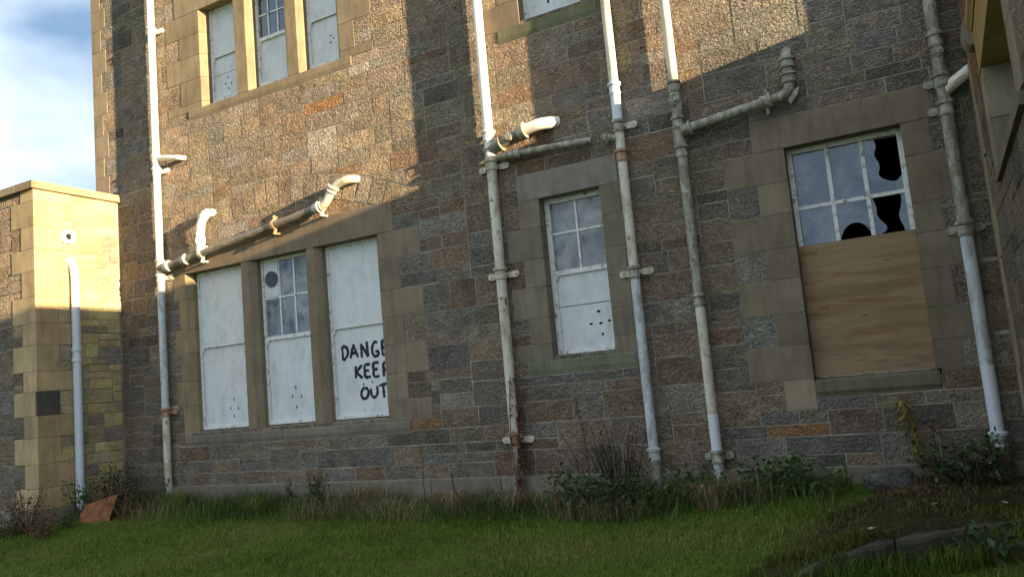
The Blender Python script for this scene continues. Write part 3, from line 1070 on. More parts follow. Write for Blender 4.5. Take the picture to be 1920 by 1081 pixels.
# ================================================================== LEFT EXTENSION
rng = random.Random(21)
EX, EY, EZ = -9.67, -1.16, 2.93
ext = thing('stone_extension', 'low flat-topped yellow stone extension beside the tall house', 'building', (-11.5, -0.5, -1.2))
mb = MB()
mb.box(-14.5, EX, EY, 6.0, -1.4, EZ - 0.003)
mb.build('wall', M['mortar'], ext)
YC = (0.40, 0.31, 0.18)
bl_f, bl_s = [], []
z, k = -0.97, 0
while z < EZ - 0.05:
    h = min(rng.uniform(0.24, 0.33), EZ - z)
    if EZ - z - h < 0.12:
        h = EZ - z
    wf, ws = (0.26, 0.46) if k % 2 else (0.46, 0.27)
    if k == 4:                                                     # the return of this one is a dark patch
        dressed_block(ext, 'quoin', [(EX - wf, EY - 0.014), (EX - 0.02, EY - 0.014), (EX - 0.02, EY + ws), (EX - wf, EY + ws)], z, z + h, YC, rng)
        dressed_block(ext, 'quoin', [(EX - 0.018, EY - 0.014), (EX + 0.014, EY - 0.014), (EX + 0.014, EY + 0.27), (EX - 0.018, EY + 0.27)], z, z + h, (0.09, 0.086, 0.078), rng)
        ws = 0.27
    else:
        dressed_block(ext, 'quoin', [(EX - wf, EY - 0.014), (EX + 0.014, EY - 0.014), (EX + 0.014, EY + ws), (EX - wf, EY + ws)], z, z + h, YC, rng)
    bl_f.append((EX - wf, EX, z, z + h))
    bl_s.append((EY, EY + ws, z, z + h))
    z += h
    k += 1
itf = [(rect(r), pick(rng, dict(g=5, b=4, t=3, w=2, s=1.5))) for r in pack(EX - 1.6, EX, -0.97, EZ, bl_f, rng)]
lay(ext, itf, map_main(EY), rng, 60, proud=0.009)
its = [(rect(r), pick(rng, dict(w=6, t=2, y=5, g=0.6, p=0.5))) for r in pack(EY, -0.016, -0.97, EZ, bl_s, rng, dz=0.045, wr=(4, 10), hs=((2, 3), (3, 4), (4, 2)))]
lay(ext, its, map_side(EX), rng, 140, proud=0.008, mat='squared')
# base course and coping
x = EX
dressed_block(ext, 'plinth_stone', [(EX + 0.06, EY - 0.05), (EX + 0.06, -0.07), (EX - 0.02, -0.07), (EX - 0.02, EY - 0.05)], -1.35, -0.975, (0.2, 0.18, 0.14), rng)
while x > EX - 1.7:
    w = rng.uniform(0.5, 0.8)
    dressed_block(ext, 'plinth_stone', [(x - w, EY - 0.052), (x - 0.004, EY - 0.052), (x - 0.004, EY + 0.02), (x - w, EY + 0.02)], -1.35, -0.98, (0.19, 0.18, 0.15), rng)
    x -= w
cop = [(EY - 0.06, EZ), (EY - 0.06, EZ + 0.075), (EY - 0.045, EZ + 0.10)]
ys = [EY - 0.06, -0.55, -0.002]
for a, b in zip(ys[:-1], ys[1:]):
    dressed_block(ext, 'coping_stone', [(EX - 0.3, a + 0.003), (EX + 0.055, a + 0.003), (EX + 0.055, b), (EX - 0.3, b)], EZ, EZ + 0.10, (0.27, 0.22, 0.15), rng)
x = EX - 0.302
while x > EX - 2.6:
    w = rng.uniform(0.7, 1.0)
    dressed_block(ext, 'coping_stone', [(x - w, EY - 0.058), (x - 0.004, EY - 0.058), (x - 0.004, EY + 0.3), (x - w, EY + 0.3)], EZ, EZ + 0.099, (0.25, 0.21, 0.15), rng)
    x -= w
part_box('roof', M['plain'], ext, -14.5, EX - 0.301, EY + 0.301, 5.9, EZ, EZ + 0.05, col=(0.09, 0.09, 0.09))

# ================================================================== RIGHT WING
rng = random.Random(33)
WX, WZ = 0.41, 2.76
WYN = -4.3
wing = thing('stone_wing', 'shaded stone wing with a hooded window at right angles to the house', 'building', (2.5, -2.0, -1.2))
WO = (1.38, 2.95, 1.02, 1.665)                                     # opening in u = -y
mb = MB()
sheet_with_holes(mb, 0.0, -WYN, -1.35, WZ, [(WO[0] - 0.04, WO[1] + 0.04, WO[2] - 0.04, WO[3] + 0.04)], 0.3, map_wing(WX))
mb.build('wall', M['mortar'], wing)
mb = MB()
mb.box(WX + 0.301, 5.5, WYN, WYN + 0.3, -1.35, WZ)
mb.box(5.2, 5.5, WYN + 0.301, -0.002, -1.35, WZ)
mb.box(WX + 0.301, 5.199, WYN + 0.301, -0.002, WZ - 0.2, WZ)
mb.build('rear_wall', M['mortar'], wing)
mapw = lambda p, q, e: (q, -p, e)                                  # plan outline given as (u, x)
blw = [WO]


def wblock(name, u0, u1, z0, z1, col, proud=0.014, depth=0.25):
    dressed_block(wing, name, [(u0, WX - proud), (u1, WX - proud), (u1, WX + depth), (u0, WX + depth)], z0, z1, col, rng, swap=mapw)
    blw.append((u0, u1, z0, z1))


z = -0.9
k = 0
while z < WZ - 0.02:
    h = min(rng.uniform(0.3, 0.42), WZ - z)
    if z < 1.75:
        wblock('quoin', 0.02, 0.30 if k % 2 else 0.42, z, z + h, (0.29, 0.245, 0.16))
    z += h
    k += 1
wblock('lintel', 1.22, 3.2, 1.665, 2.0, (0.30, 0.215, 0.09), proud=0.02)
for (a, b) in ((1.02, 1.34), (1.34, 1.665)):
    wblock('margin_stone', 1.12, 1.38, a, b, (0.24, 0.21, 0.16))
    wblock('margin_stone', 2.95, 3.2, a, b, (0.24, 0.21, 0.16))
wblock('sill', 1.30, 3.12, 0.955, 1.02, (0.17, 0.155, 0.12), proud=0.03)
mb = MB()                                                          # hood moulding over the lintel
mb.col = (0.30, 0.22, 0.095, 0.3)
mb.prism([(WX, 1.94), (WX - 0.028, 1.94), (WX - 0.035, 1.96), (WX - 0.05, 1.98), (WX - 0.055, 2.02), (WX, 2.05)], -3.25, -1.26, lambda p, q, e: (p, e, q))
mb.build('hood_mould', M['dressed'], wing, fix=True)
mb = MB()
mb.col = (0.26, 0.235, 0.18, 0.7)
pf = [(WX + 0.02, 1.86)] + [(WX - 0.02 - 0.06 * math.sin(R(t)), 1.97 - 0.10 * math.cos(R(t))) for t in range(0, 181, 15)] + [(WX + 0.02, 2.08)]
mb.prism(pf, -1.22, -1.04, lambda p, q, e: (p, e, q))
co = mb.build('corbel', M['dressed'], wing, fix=True, label='rounded grey stone corbel under the hood')
itw = [(rect(r), pick(rng, dict(r=6, o=3) if r[3] > 1.75 and r[0] < 1.5 else dict(g=6, s=4, b=3, d=2))) for r in pack(0.02, -WYN, -0.9, WZ, blw, rng)]
lay(wing, itw, map_wing(WX), rng, 60)
for a in np.arange(WYN - 0.05, 0.0, 0.87):
    b = min(a + 0.866, -0.002)
    dressed_block(wing, 'coping_stone', [(WX - 0.06, a), (WX + 0.3, a), (WX + 0.3, b), (WX - 0.06, b)], WZ, WZ + 0.10, (0.25, 0.21, 0.15), rng)
# its window
m_ = MB()
xs0, xs1 = WX + 0.16, WX + 0.22
for (a, b, c, d) in ((1.37, 1.43, 1.02, 1.67), (2.90, 2.96, 1.02, 1.67), (1.43, 2.90, 1.02, 1.07), (1.43, 2.90, 1.62, 1.67), (2.14, 2.19, 1.07, 1.62)):
    m_.box(xs0, xs1, -b, -a, c, d)
wf = m_.build('window', PAINT, wing, label='white framed window under the stone hood')
for (a, b) in ((1.43, 2.14), (2.19, 2.90)):
    part_box('pane', M['dirty'], wf, WX + 0.185, WX + 0.189, -b, -a, 1.07, 1.62)

# ================================================================== DRAINPIPES
OFF = -0.085                                                       # centre line in front of the wall


def vpipe(parent, x, z0, z1, r, mat, y=OFF, name='pipe'):
    n = max(2, int((z1 - z0) / 0.25))
    m_ = MB()
    m_.tube([(x, y, z0 + (z1 - z0) * k / n) for k in range(n + 1)], r, 20, 0.012, x)
    return m_.build(name, mat, parent, smooth=True)


def collar(parent, p, d, r, L, mat, name='collar', rims=True):
    """socket ring with two raised rims, centred on p along direction d"""
    p, d = Vector(p), Vector(d).normalized()
    m_ = MB()
    st = [(-0.62, 0.98), (-0.6, 1.2), (-0.42, 1.26), (-0.34, 1.12), (0.2, 1.12), (0.28, 1.42), (0.5, 1.44), (0.56, 1.25), (0.58, 0.98)] if rims else \
         [(-0.5, 0.98), (-0.45, 1.2), (0.45, 1.2), (0.5, 0.98)]
    m_.tube([p + d * (t * L) for t, _ in st], [r * k for _, k in st], 20)
    # restore exact rings: path points that share a place need the same frame
    return m_.build(name, mat, parent, smooth=True)


def ears(parent, x, z, r, mat, sides=(-1, 1), w=0.115, y=OFF):
    """holderbat lugs: a round-ended plate standing off the wall, with its bolt"""
    for s in sides:
        m_ = MB()
        n = 8
        prof = [(0.0, -0.026), (w - 0.02, -0.032)] + [(w - 0.02 + 0.034 * math.cos(R(t)), 0.034 * math.sin(R(t))) for t in (-60, -30, 0, 30, 60)] + [(w - 0.02, 0.032), (0.0, 0.026)]
        m_.prism(prof, -0.034, -0.008, lambda p, q, e: (x + s * (r * 0.8 + p), e, z + q))
        m_.prism([(0, -0.02), (0.02, -0.02), (0.02, 0.02), (0, 0.02)], y, -0.02, lambda p, q, e: (x + s * (r * 0.85 + p), e, z + q))
        m_.tube([(x + s * (r * 0.8 + w - 0.02), 0.01, z), (x + s * (r * 0.8 + w - 0.02), -0.042, z)], 0.012, 8)
        m_.build('bracket', mat, parent, fix=True)


def cap(parent, x, z, r, mat, y=OFF):
    m_ = MB()
    m_.tube([(x, y, z), (x, y - r - 0.012, z)], r * 0.95, 18)
    m_.tube([(x, y - r, z), (x, y - r - 0.03, z)], r * 0.55, 14)
    for s in (-1, 1):
        m_.tube([(x, y - r, z + s * r * 0.85), (x, y - r - 0.025, z + s * r * 0.85)], r * 0.16, 8)
    return m_.build('inspection_cap', mat, parent, smooth=True)


def run(parent, pts, r, mat, name='branch_pipe', rad=0.09, rough=0.012, seg=18):
    path = fillet(pts, rad)
    dense = []
    for a, b in zip(path[:-1], path[1:]):
        n = max(1, int((b - a).length / 0.06))
        dense += [a.lerp(b, k / n) for k in range(n)]
    dense.append(path[-1])
    m_ = MB()
    m_.tube(dense, r, seg, rough, pts[0][0])
    return m_.build(name, mat, parent, smooth=True)


Zup = (0, 0, 1)
# -- first pipe, beside the three-light windows
p1 = thing('drainpipe', 'cream soil pipe with a long crusted branch over the three-light window', 'pipe', (-8.79, OFF, -1.25))
X1, r1 = -8.765, 0.045
vpipe(p1, X1, -1.25, 0.06, r1, M['cream'])
vpipe(p1, X1, 0.02, 1.80, r1 * 1.02, M['bluew'])
vpipe(p1, X1, 1.78, 8.2, r1 * 1.03, M['foam'])
for z, mt, sd in ((5.09, 'foam', (1,)), (3.34, 'foam', ()), (3.17, 'foam', (1,)), (1.95, 'cream', ()), (1.76, 'cream', (1,)), (0.05, 'rustc', (1,))):
    collar(p1, (X1, OFF, z), Zup, r1, 0.09, M[mt])
    ears(p1, X1, z, r1, M[mt], sd)
run(p1, [(X1, OFF, 3.34), (X1 + 0.22, OFF - 0.01, 3.31), (X1 + 0.42, OFF + 0.01, 3.27), (X1 + 0.46, 0.01, 3.27)], 0.032, M['foam'], rough=0.06)
run(p1, [(X1, OFF - 0.01, 1.88), (-8.2, OFF - 0.02, 1.93), (-6.05, OFF - 0.02, 2.18)], 0.046, M['crust'], rough=0.09)
run(p1, [(-6.12, OFF - 0.02, 2.172), (-5.96, OFF - 0.02, 2.19), (-5.80, OFF - 0.02, 2.385), (-5.60, OFF - 0.015, 2.425), (-5.54, 0.02, 2.43)], 0.047, M['cream'], rad=0.07)
for (a, b, c) in ((-8.60, 1.89, 'cream'), (-8.27, 1.925, 'cream'), (-6.06, 2.18, 'cream')):
    collar(p1, (a, OFF - 0.02, b), (1, 0, 0.11), 0.05, 0.07, M[c])
collar(p1, (-5.83, OFF - 0.02, 2.35), (0.6, 0, 0.75), 0.05, 0.06, M['cream'])
for (a, b) in ((-7.97, 1.955), (-6.74, 2.10), (-6.01, 2.185)):
    m_ = MB()
    m_.tube([(a - 0.02, OFF - 0.02, b), (a + 0.02, OFF - 0.02, b + 0.005)], 0.062, 18)
    for s in (-1, 1):
        m_.tube([(a, OFF - 0.0, b + s * 0.05), (a, OFF - 0.02, b + s * 0.115)], 0.02, 8)
        m_.tube([(a, OFF - 0.02, b + s * 0.095), (a, 0.012, b + s * 0.095)], 0.013, 8)
    m_.build('bracket', M['rustc'] if a > -7.5 and a < -6.5 else M['cream'], p1, smooth=True)
run(p1, [(-7.985, OFF - 0.02, 1.94), (-7.975, OFF - 0.025, 2.15), (-7.94, OFF - 0.03, 2.36), (-7.87, OFF - 0.01, 2.45), (-7.83, 0.02, 2.47)], 0.048, M['foam'],
    name='foam_wrapped_stub', rough=0.5, rad=0.07)

# -- second pipe, with the creeper
p2 = thing('drainpipe', 'cream pipe with a rusty lower bracket and dry creeper climbing it', 'pipe', (-3.8, OFF, -1.2))
X2, r2 = -3.79, 0.051
vpipe(p2, X2, -1.2, -0.5, r2, M['mossy'])
vpipe(p2, X2, -0.52, 1.1, r2, M['cream'])
vpipe(p2, X2, 1.08, 2.30, r2, M['cream'])
vpipe(p2, X2, 2.28, 8.2, r2, M['foam'])
for z, mt, sd in ((2.50, 'foam', ()), (2.20, 'cream', (-1, 1)), (1.10, 'cream', (-1, 1)), (-0.51, 'rustc', (-1, 1))):
    collar(p2, (X2, OFF, z), Zup, r2, 0.10, M[mt])
    ears(p2, X2, z - 0.02, r2, M['cream'] if mt != 'foam' else M[mt], sd, w=0.12)
run(p2, [(X2 - 0.05, OFF, 2.34), (X2 + 0.05, OFF, 2.36), (-3.42, OFF - 0.02, 2.45), (-3.22, OFF - 0.01, 2.475), (-3.08, 0.02, 2.49)], 0.052, M['crust'], rad=0.08, rough=0.05)
run(p2, [(-3.36, OFF - 0.02, 2.462), (-3.20, OFF - 0.012, 2.485), (-3.06, 0.025, 2.50)], 0.058, M['foam'], name='branch_elbow', rad=0.06)
collar(p2, (-3.40, OFF - 0.02, 2.457), (1, 0, 0.15), 0.056, 0.07, M['cream'])
collar(p2, (-3.67, OFF - 0.01, 2.385), (1, 0, 0.2), 0.056, 0.06, M['mossy'])
m_ = MB()
m_.tube([(-3.53, OFF - 0.03, 2.42), (-3.53, OFF - 0.085, 2.425)], 0.036, 16)
m_.tube([(-3.53, OFF - 0.05, 2.42), (-3.53, OFF - 0.075, 2.425)], 0.046, 16)
m_.build('inspection_cap', M['mossy'], p2, smooth=True)

# -- cut waste pipe over the narrow window
pw = thing('waste_pipe', 'cut grey horizontal waste pipe above the narrow window lintel', 'pipe', (-3.2, OFF, 2.2))
run(pw, [(-3.68, OFF - 0.02, 2.255), (-3.2, OFF - 0.01, 2.235), (-2.69, OFF, 2.205)], 0.034, M['mossy'], name='pipe', rough=0.05)
collar(pw, (-3.49, OFF - 0.018, 2.248), (1, 0, -0.05), 0.038, 0.09, M['mossy'])
for a in (-3.45, -2.85):
    m_ = MB()
    m_.box(a - 0.012, a + 0.012, OFF, 0.01, 2.205, 2.25)
    m_.build('bracket', M['mossy'], pw)

# -- third pipe
p3 = thing('drainpipe', 'pale blue-white pipe standing right beside the narrow window', 'pipe', (-2.41, OFF, -1.15))
X3, r3 = -2.413, 0.044
vpipe(p3, X3, -1.15, -0.70, r3, M['mossy'])
vpipe(p3, X3, -0.72, 0.92, r3, M['bluew'])
vpipe(p3, X3, 0.90, 2.30, r3, M['cream'])
vpipe(p3, X3, 2.28, 2.68, r3 * 1.05, M['pvc'])
vpipe(p3, X3, 2.60, 8.2, r3, M['cream'])
for z, mt, sd in ((2.64, 'pvc', ()), (2.28, 'mossy', (1,)), (2.00, 'rustc', ()), (0.91, 'mossy', (-1, 1)), (-0.715, 'bluew', ())):
    collar(p3, (X3, OFF, z), Zup, r3, 0.10, M[mt])
    ears(p3, X3, z, r3, M['cream'], sd, w=0.115)
run(p3, [(X3, OFF, 2.16), (-2.50, OFF - 0.01, 2.185), (-2.575, OFF - 0.01, 2.195)], 0.036, M['mossy'], name='cut_branch', rough=0.10)
collar(p3, (-2.545, OFF - 0.01, 2.19), (1, 0, -0.1), 0.036, 0.05, M['mossy'])

# -- fourth pipe
p4 = thing('drainpipe', 'mottled lichened pipe with a branch ending in a rising elbow', 'pipe', (-1.85, OFF, -1.15))
X4, r4 = -1.855, 0.044
vpipe(p4, X4, -1.15, -0.72, r4, M['bluew'])
vpipe(p4, X4, -0.74, -0.40, r4 * 1.03, M['pvc'])
vpipe(p4, X4, -0.42, 0.60, r4, M['cream'])
vpipe(p4, X4, 0.58, 2.52, r4, M['mossy'])
vpipe(p4, X4, 2.50, 8.2, r4, M['cream'])
for z, mt, sd in ((2.515, 'mossy', ()), (2.18, 'mossy', ()), (1.915, 'mossy', ()), (0.585, 'mossy', ()), (-0.755, 'mossy', (-1, 1))):
    collar(p4, (X4, OFF, z), Zup, r4, 0.095, M[mt])
    ears(p4, X4, z, r4, M[mt], sd, w=0.075)
cap(p4, X4, 2.375, 0.052, M['mossy'])
m_ = MB()
m_.tube([(X4, OFF, 2.46), (X4, OFF, 2.44), (X4, OFF, 2.30), (X4, OFF, 2.26)], [r4, r4 * 1.16, r4 * 1.16, r4], 18)
m_.build('access_fitting', M['mossy'], p4, smooth=True)
run(p4, [(X4, OFF, 2.07), (-1.74, OFF - 0.01, 2.105), (-1.07, OFF - 0.01, 2.175), (-0.89, OFF - 0.01, 2.195), (-0.88, OFF - 0.01, 2.45), (-0.88, OFF + 0.0, 2.56), (-0.885, 0.03, 2.59)],
    0.044, M['mossy'], rad=0.075, rough=0.05)
for (q, d) in (((-1.78, OFF - 0.01, 2.10), (1, 0, 0.12)), ((-1.08, OFF - 0.01, 2.174), (1, 0, 0.1)), ((-0.882, OFF - 0.01, 2.33), Zup), ((-0.88, OFF - 0.01, 2.46), Zup)):
    collar(p4, q, d, 0.049, 0.075, M['mossy'])
m_ = MB()
m_.tube([(-1.08, OFF - 0.01, 2.06), (-1.08, OFF - 0.01, 2.28)], 0.015, 8)
m_.tube([(-1.08, OFF - 0.01, 2.265), (-1.08, 0.012, 2.265)], 0.011, 8)
m_.tube([(-1.08, OFF - 0.01, 2.075), (-1.08, 0.012, 2.075)], 0.011, 8)
m_.build('bracket', M['mossy'], p4, smooth=True)
m_ = MB()
m_.prism([(0.0, -0.07), (0.06, 0.0), (0.085, 0.06), (0.05, 0.05), (-0.02, -0.03)], OFF - 0.03, OFF + 0.03, lambda p, q, e: (-0.89 + p, e, 2.17 + q))
m_.build('elbow_lug', M['mossy'], p4, fix=True)

# -- fifth pipe, in the corner
p5 = thing('drainpipe', 'grey-white corner pipe between the wide window and the wing', 'pipe', (0.215, OFF, -1.05))
X5, r5 = 0.216, 0.047
vpipe(p5, X5, -1.05, -0.70, r5 * 1.12, M['mossy'])
vpipe(p5, X5, -0.72, -0.15, r5, M['pvc'])
vpipe(p5, X5, -0.17, 0.87, r5, M['bluew'])
vpipe(p5, X5, 0.85, 8.2, r5, M['mossy'])
for z, mt, sd in ((2.345, 'mossy', ()), (2.02, 'mossy', (-1,)), (1.80, 'mossy', (-1,)), (0.86, 'mossy', (-1, 1)), (-0.71, 'bluew', ())):
    collar(p5, (X5, OFF, z), Zup, r5, 0.10, M[mt])
    ears(p5, X5, z, r5, M[mt], sd, w=0.08)
cap(p5, X5, 2.24, 0.045, M['mossy'])
run(p5, [(X5, OFF, 1.92), (0.30, OFF - 0.01, 1.985), (0.36, OFF - 0.02, 2.02), (0.43, OFF - 0.02, 2.05)], 0.044, M['foam'], name='wrapped_branch', rough=0.2, rad=0.05)

# -- plastic pipe on the extension
pe = thing('drainpipe', 'white plastic pipe on the side wall of the yellow extension', 'pipe', (EX + 0.08, -0.69, -1.15))
XE, YE, re_ = EX + 0.07, -0.695, 0.050
run(pe, [(XE, YE, -1.15), (XE, YE, 1.86), (XE - 0.02, YE - 0.005, 2.0), (EX - 0.02, YE - 0.01, 2.08)], re_, M['pvc'], name='pipe', rad=0.10, rough=0.004, seg=20)
for z in (0.93, 0.80, -0.78):
    collar(pe, (XE, YE, z), Zup, re_, 0.05, M['pvc'], rims=False)
for z in (0.86, -0.3):
    m_ = MB()
    m_.box(EX - 0.01, XE, YE - 0.02, YE + 0.02, z - 0.015, z + 0.015)
    m_.build('bracket', M['pvc'], pe)
wv = thing('wall_vent', 'square white vent with a round hole set high in the extension', 'vent', (EX, -0.745, 2.30))
m_ = MB()
n = 16
o_, i_ = [], []
for k in range(n):
    a = 2 * math.pi * (k + 0.5) / n
    c_, s_ = math.cos(a), math.sin(a)
    g_ = 0.088 / max(abs(c_), abs(s_)) ** 0.9
    o_.append((c_ * g_, s_ * g_))
    i_.append((c_ * 0.042, s_ * 0.042))
X0, X1_ = EX - 0.005, EX + 0.045
m_.add([(X0, -0.745 + a, 2.372 + b) for a, b in o_] + [(X1_, -0.745 + a, 2.372 + b) for a, b in o_] + [(X1_, -0.745 + a, 2.372 + b) for a, b in i_] + [(X0, -0.745 + a, 2.372 + b) for a, b in i_],
       [q for k in range(n) for q in ((k, (k + 1) % n, n + (k + 1) % n, n + k), (n + k, n + (k + 1) % n, 2 * n + (k + 1) % n, 2 * n + k), (2 * n + k, 2 * n + (k + 1) % n, 3 * n + (k + 1) % n, 3 * n + k))])
m_.build('vent_body', M['pvc'], wv, fix=True)
m_ = MB()
m_.col = (0.012, 0.012, 0.012, 0)
m_.add([(EX + 0.021, -0.745 + a, 2.372 + b) for a, b in i_], [tuple(range(n))])
m_.build('vent_opening', M['plain'], wv)

# ================================================================== GROUND
def sst(a, b, t):
    t = min(1, max(0, (t - a) / (b - a)))
    return t * t * (3 - 2 * t)


def gz(x, y):
    b = -1.13 + 0.055 * max(y, -9) + 0.03 * noise.noise(Vector((x * 0.8, y * 0.8, 3))) + 0.012 * noise.noise(Vector((x * 3, y * 3, 8)))
    b += 0.05 * sst(-6, -9.5, x) * sst(-3, -1, y)
    b += 0.12 * sst(-2.6, -1.2, x) * sst(-3.6, -2.3, y)
    return b


def gsheet():
    xs = np.concatenate([[-600, -200, -60, -25, -16], np.arange(-12, 4.01, 0.15), [6, 10, 25, 80, 300, 600]])
    ys_ = np.concatenate([[-600, -200, -60, -25, -14], np.arange(-9, 0.31, 0.15), [3, 12, 40, 150, 600]])
    m_ = MB()
    vs_ = [(float(x), float(y), gz(x, y)) for y in ys_ for x in xs]
    nx = len(xs)
    m_.add(vs_, [(j * nx + i, j * nx + i + 1, (j + 1) * nx + i + 1, (j + 1) * nx + i) for j in range(len(ys_) - 1) for i in range(nx - 1)])
    o = m_.build('ground', M['ground'], None, smooth='all', kind='structure')
    return o


gsheet()


# mossy paving in the corner, with its worn kerb
def edge_y(x):                                                     # front edge of the paving
    return -2.62 + (x + 0.95) * 0.86


def pz(x, y):
    return -0.985 + 0.02 * noise.noise(Vector((x * 2.2, y * 2.2, 1))) + 0.012 * noise.noise(Vector((x * 8, y * 8, 5))) - 0.13 * sst(-0.25, -1.1, x) - 0.02 * (y + 1.2) * 0


m_ = MB()
nx, ny = 34, 30
vv = []
for j in range(ny + 1):
    for i in range(nx + 1):
        x = -1.10 + (WX - 0.01 + 1.10) * i / nx
        y0, y1 = max(edge_y(x), -2.75) + 0.03 * noise.noise(Vector((x * 3, 0, 0))), -0.065
        y = y0 + (y1 - y0) * j / ny
        vv.append((x, y, pz(x, y) - (0.02 if j == 0 else 0)))
m_.add(vv, [(j * (nx + 1) + i, j * (nx + 1) + i + 1, (j + 1) * (nx + 1) + i + 1, (j + 1) * (nx + 1) + i) for j in range(ny) for i in range(nx)])
b0 = len(m_.v)
m_.add([(v[0], v[1], v[2] - 0.35) for v in vv[:nx + 1]] + vv[:nx + 1], [(i, i + 1, nx + 2 + i, nx + 1 + i) for i in range(nx)])
path = m_.build('path', M['moss'], None, smooth='all', kind='structure')
kr = random.Random(5)
x = -0.85
while x < WX - 0.06:
    w = min(kr.uniform(0.2, 0.6), WX - 0.012 - x)
    kj, ks = kr.uniform(-0.03, 0.03), kr.uniform(-0.025, 0.006)
    m_ = MB()
    v_ = kr.uniform(0.8, 1.1)
    m_.col = (*[c * v_ for c in (0.065, 0.062, 0.05)], kr.random())
    n = 6
    top_o, top_i = [], []
    for k in range(n + 1):
        xx = x + 0.006 + (w - 0.012) * k / n
        yy = edge_y(xx)
        top_o.append((xx, yy + kj - 0.035 + 0.05 * noise.noise(Vector((xx * 7, 1, 2))), pz(xx, yy) + ks + 0.025 * noise.noise(Vector((xx * 9, 4, 2)))))
        top_i.append((xx, yy + 0.07 + 0.05 * noise.noise(Vector((xx * 5, 7, 2))), pz(xx, yy + 0.1) + ks * 0.6 - 0.004 + 0.02 * noise.noise(Vector((xx * 11, 3, 2)))))
    m_.add([(a, b - 0.008, c - 0.14) for a, b, c in top_o] + [(a, b - 0.012, c - 0.02) for a, b, c in top_o] + top_o + top_i + [(a, b, c - 0.14) for a, b, c in top_i],
           [(r_ * (n + 1) + k, r_ * (n + 1) + k + 1, (r_ + 1) * (n + 1) + k + 1, (r_ + 1) * (n + 1) + k) for r_ in range(4) for k in range(n)]
           + [tuple(r_ * (n + 1) for r_ in range(5))[::-1], tuple(r_ * (n + 1) + n for r_ in range(5))])
    m_.build('kerb_stone', M['dressed'], path, fix=True)
    x += w

# ------------------------------------------------------------------ grass
gr = np.random.default_rng(4)


def grass_mesh(name, n, xr, yr, hmin, hmax, wid, cols, dens, lean=0.5, keep=None, zf=gz):
    pts = []
    while len(pts) < n:
        x, y = gr.uniform(*xr), gr.uniform(*yr)
        if keep and not keep(x, y):
            continue
        if gr.random() > dens(x, y):
            continue
        pts.append((x, y))
    P_ = np.array([(x, y, zf(x, y) - 0.005) for x, y in pts])
    a = gr.uniform(0, 2 * np.pi, n)
    hgt = gr.uniform(hmin, hmax, n) * np.array([0.65 + 0.7 * max(0, 0.5 + noise.noise(Vector((x * 1.6, y * 1.6, 9)))) for x, y in pts])
    d = np.stack([np.cos(a), np.sin(a), np.zeros(n)], 1)
    s = np.stack([-np.sin(a), np.cos(a), np.zeros(n)], 1)
    ln = gr.uniform(0.1, lean, n)
    up = np.array([0, 0, 1.0])
    w = wid * gr.uniform(0.6, 1.3, n)
    b0, b1 = P_ - s * w[:, None] / 2, P_ + s * w[:, None] / 2
    mid = P_ + up * (hgt * 0.6)[:, None] + d * (hgt * ln * 0.35)[:, None]
    m0, m1 = mid - s * w[:, None] * 0.38, mid + s * w[:, None] * 0.38
    tip = P_ + up * (hgt * (1 - 0.25 * ln))[:, None] + d * (hgt * ln)[:, None]
    V = np.stack([b0, b1, m1, m0, tip], 1).reshape(-1, 3)
    me = bpy.data.meshes.new(name)
    i = np.arange(n) * 5
    me.vertices.add(n * 5)
    me.vertices.foreach_set('co', V.astype(np.float32).ravel())
    loops = np.stack([i, i + 1, i + 2, i + 3, i + 3, i + 2, i + 4], 1).ravel()
    me.loops.add(n * 7)
    me.loops.foreach_set('vertex_index', loops.astype(np.int32))
    me.polygons.add(n * 2)
    st = np.stack([np.arange(n) * 7, np.arange(n) * 7 + 4], 1).ravel()
    me.polygons.foreach_set('loop_start', st.astype(np.int32))
    me.update(calc_edges=True)
    cc = np.array(cols)
    pat = np.array([0.5 + 0.9 * noise.noise(Vector((x * 0.9, y * 0.9, 2))) for x, y in pts])
    idx = np.clip((pat * len(cols) + gr.normal(0, 0.9, n)).astype(int), 0, len(cols) - 1)
    c = cc[idx] * gr.uniform(0.75, 1.3, (n, 1))
    C4 = np.concatenate([c, np.ones((n, 1))], 1)
    at = me.color_attributes.new('Col', 'FLOAT_COLOR', 'POINT')
    at.data.foreach_set('color', np.repeat(C4, 5, 0).astype(np.float32).ravel())
    me.materials.append(M['grass'])
    o = bpy.data.objects.new(name, me)
    COL.objects.link(o)
    o['kind'] = 'stuff'
    return o


def off_path(x, y):
    return y < -0.07 and not (x > -0.85 + 0.25 * noise.noise(Vector((y * 2.5, 1, 1))) and y > edge_y(x) - 0.02) and not (x < EX + 0.07 and y > EY - 0.06)


LAWN = [(0.06, 0.105, 0.014), (0.09, 0.145, 0.018), (0.12, 0.165, 0.026), (0.17, 0.17, 0.05)]
g1 = grass_mesh('lawn', 150000, (-11.5, 1.6), (-5.2, -0.05), 0.018, 0.05, 0.006, LAWN, lambda x, y: 0.75, 0.8, off_path)
tag(g1, 'short green lawn in front of the stone house', 'grass')
g2 = grass_mesh('rough_grass', 11000, (-9.6, -0.6), (-1.0, -0.06), 0.07, 0.24, 0.006, [(0.05, 0.09, 0.022), (0.075, 0.13, 0.026), (0.10, 0.14, 0.035), (0.20, 0.17, 0.09)],
                lambda x, y: max(0.02, (1 + y / 1.0) ** 1.3 * (0.4 + 0.6 * max(0, noise.noise(Vector((x * 1.1, 0, 4))) + 0.4))), 1.3, off_path)
tag(g2, 'taller rough grass along the foot of the wall', 'grass')

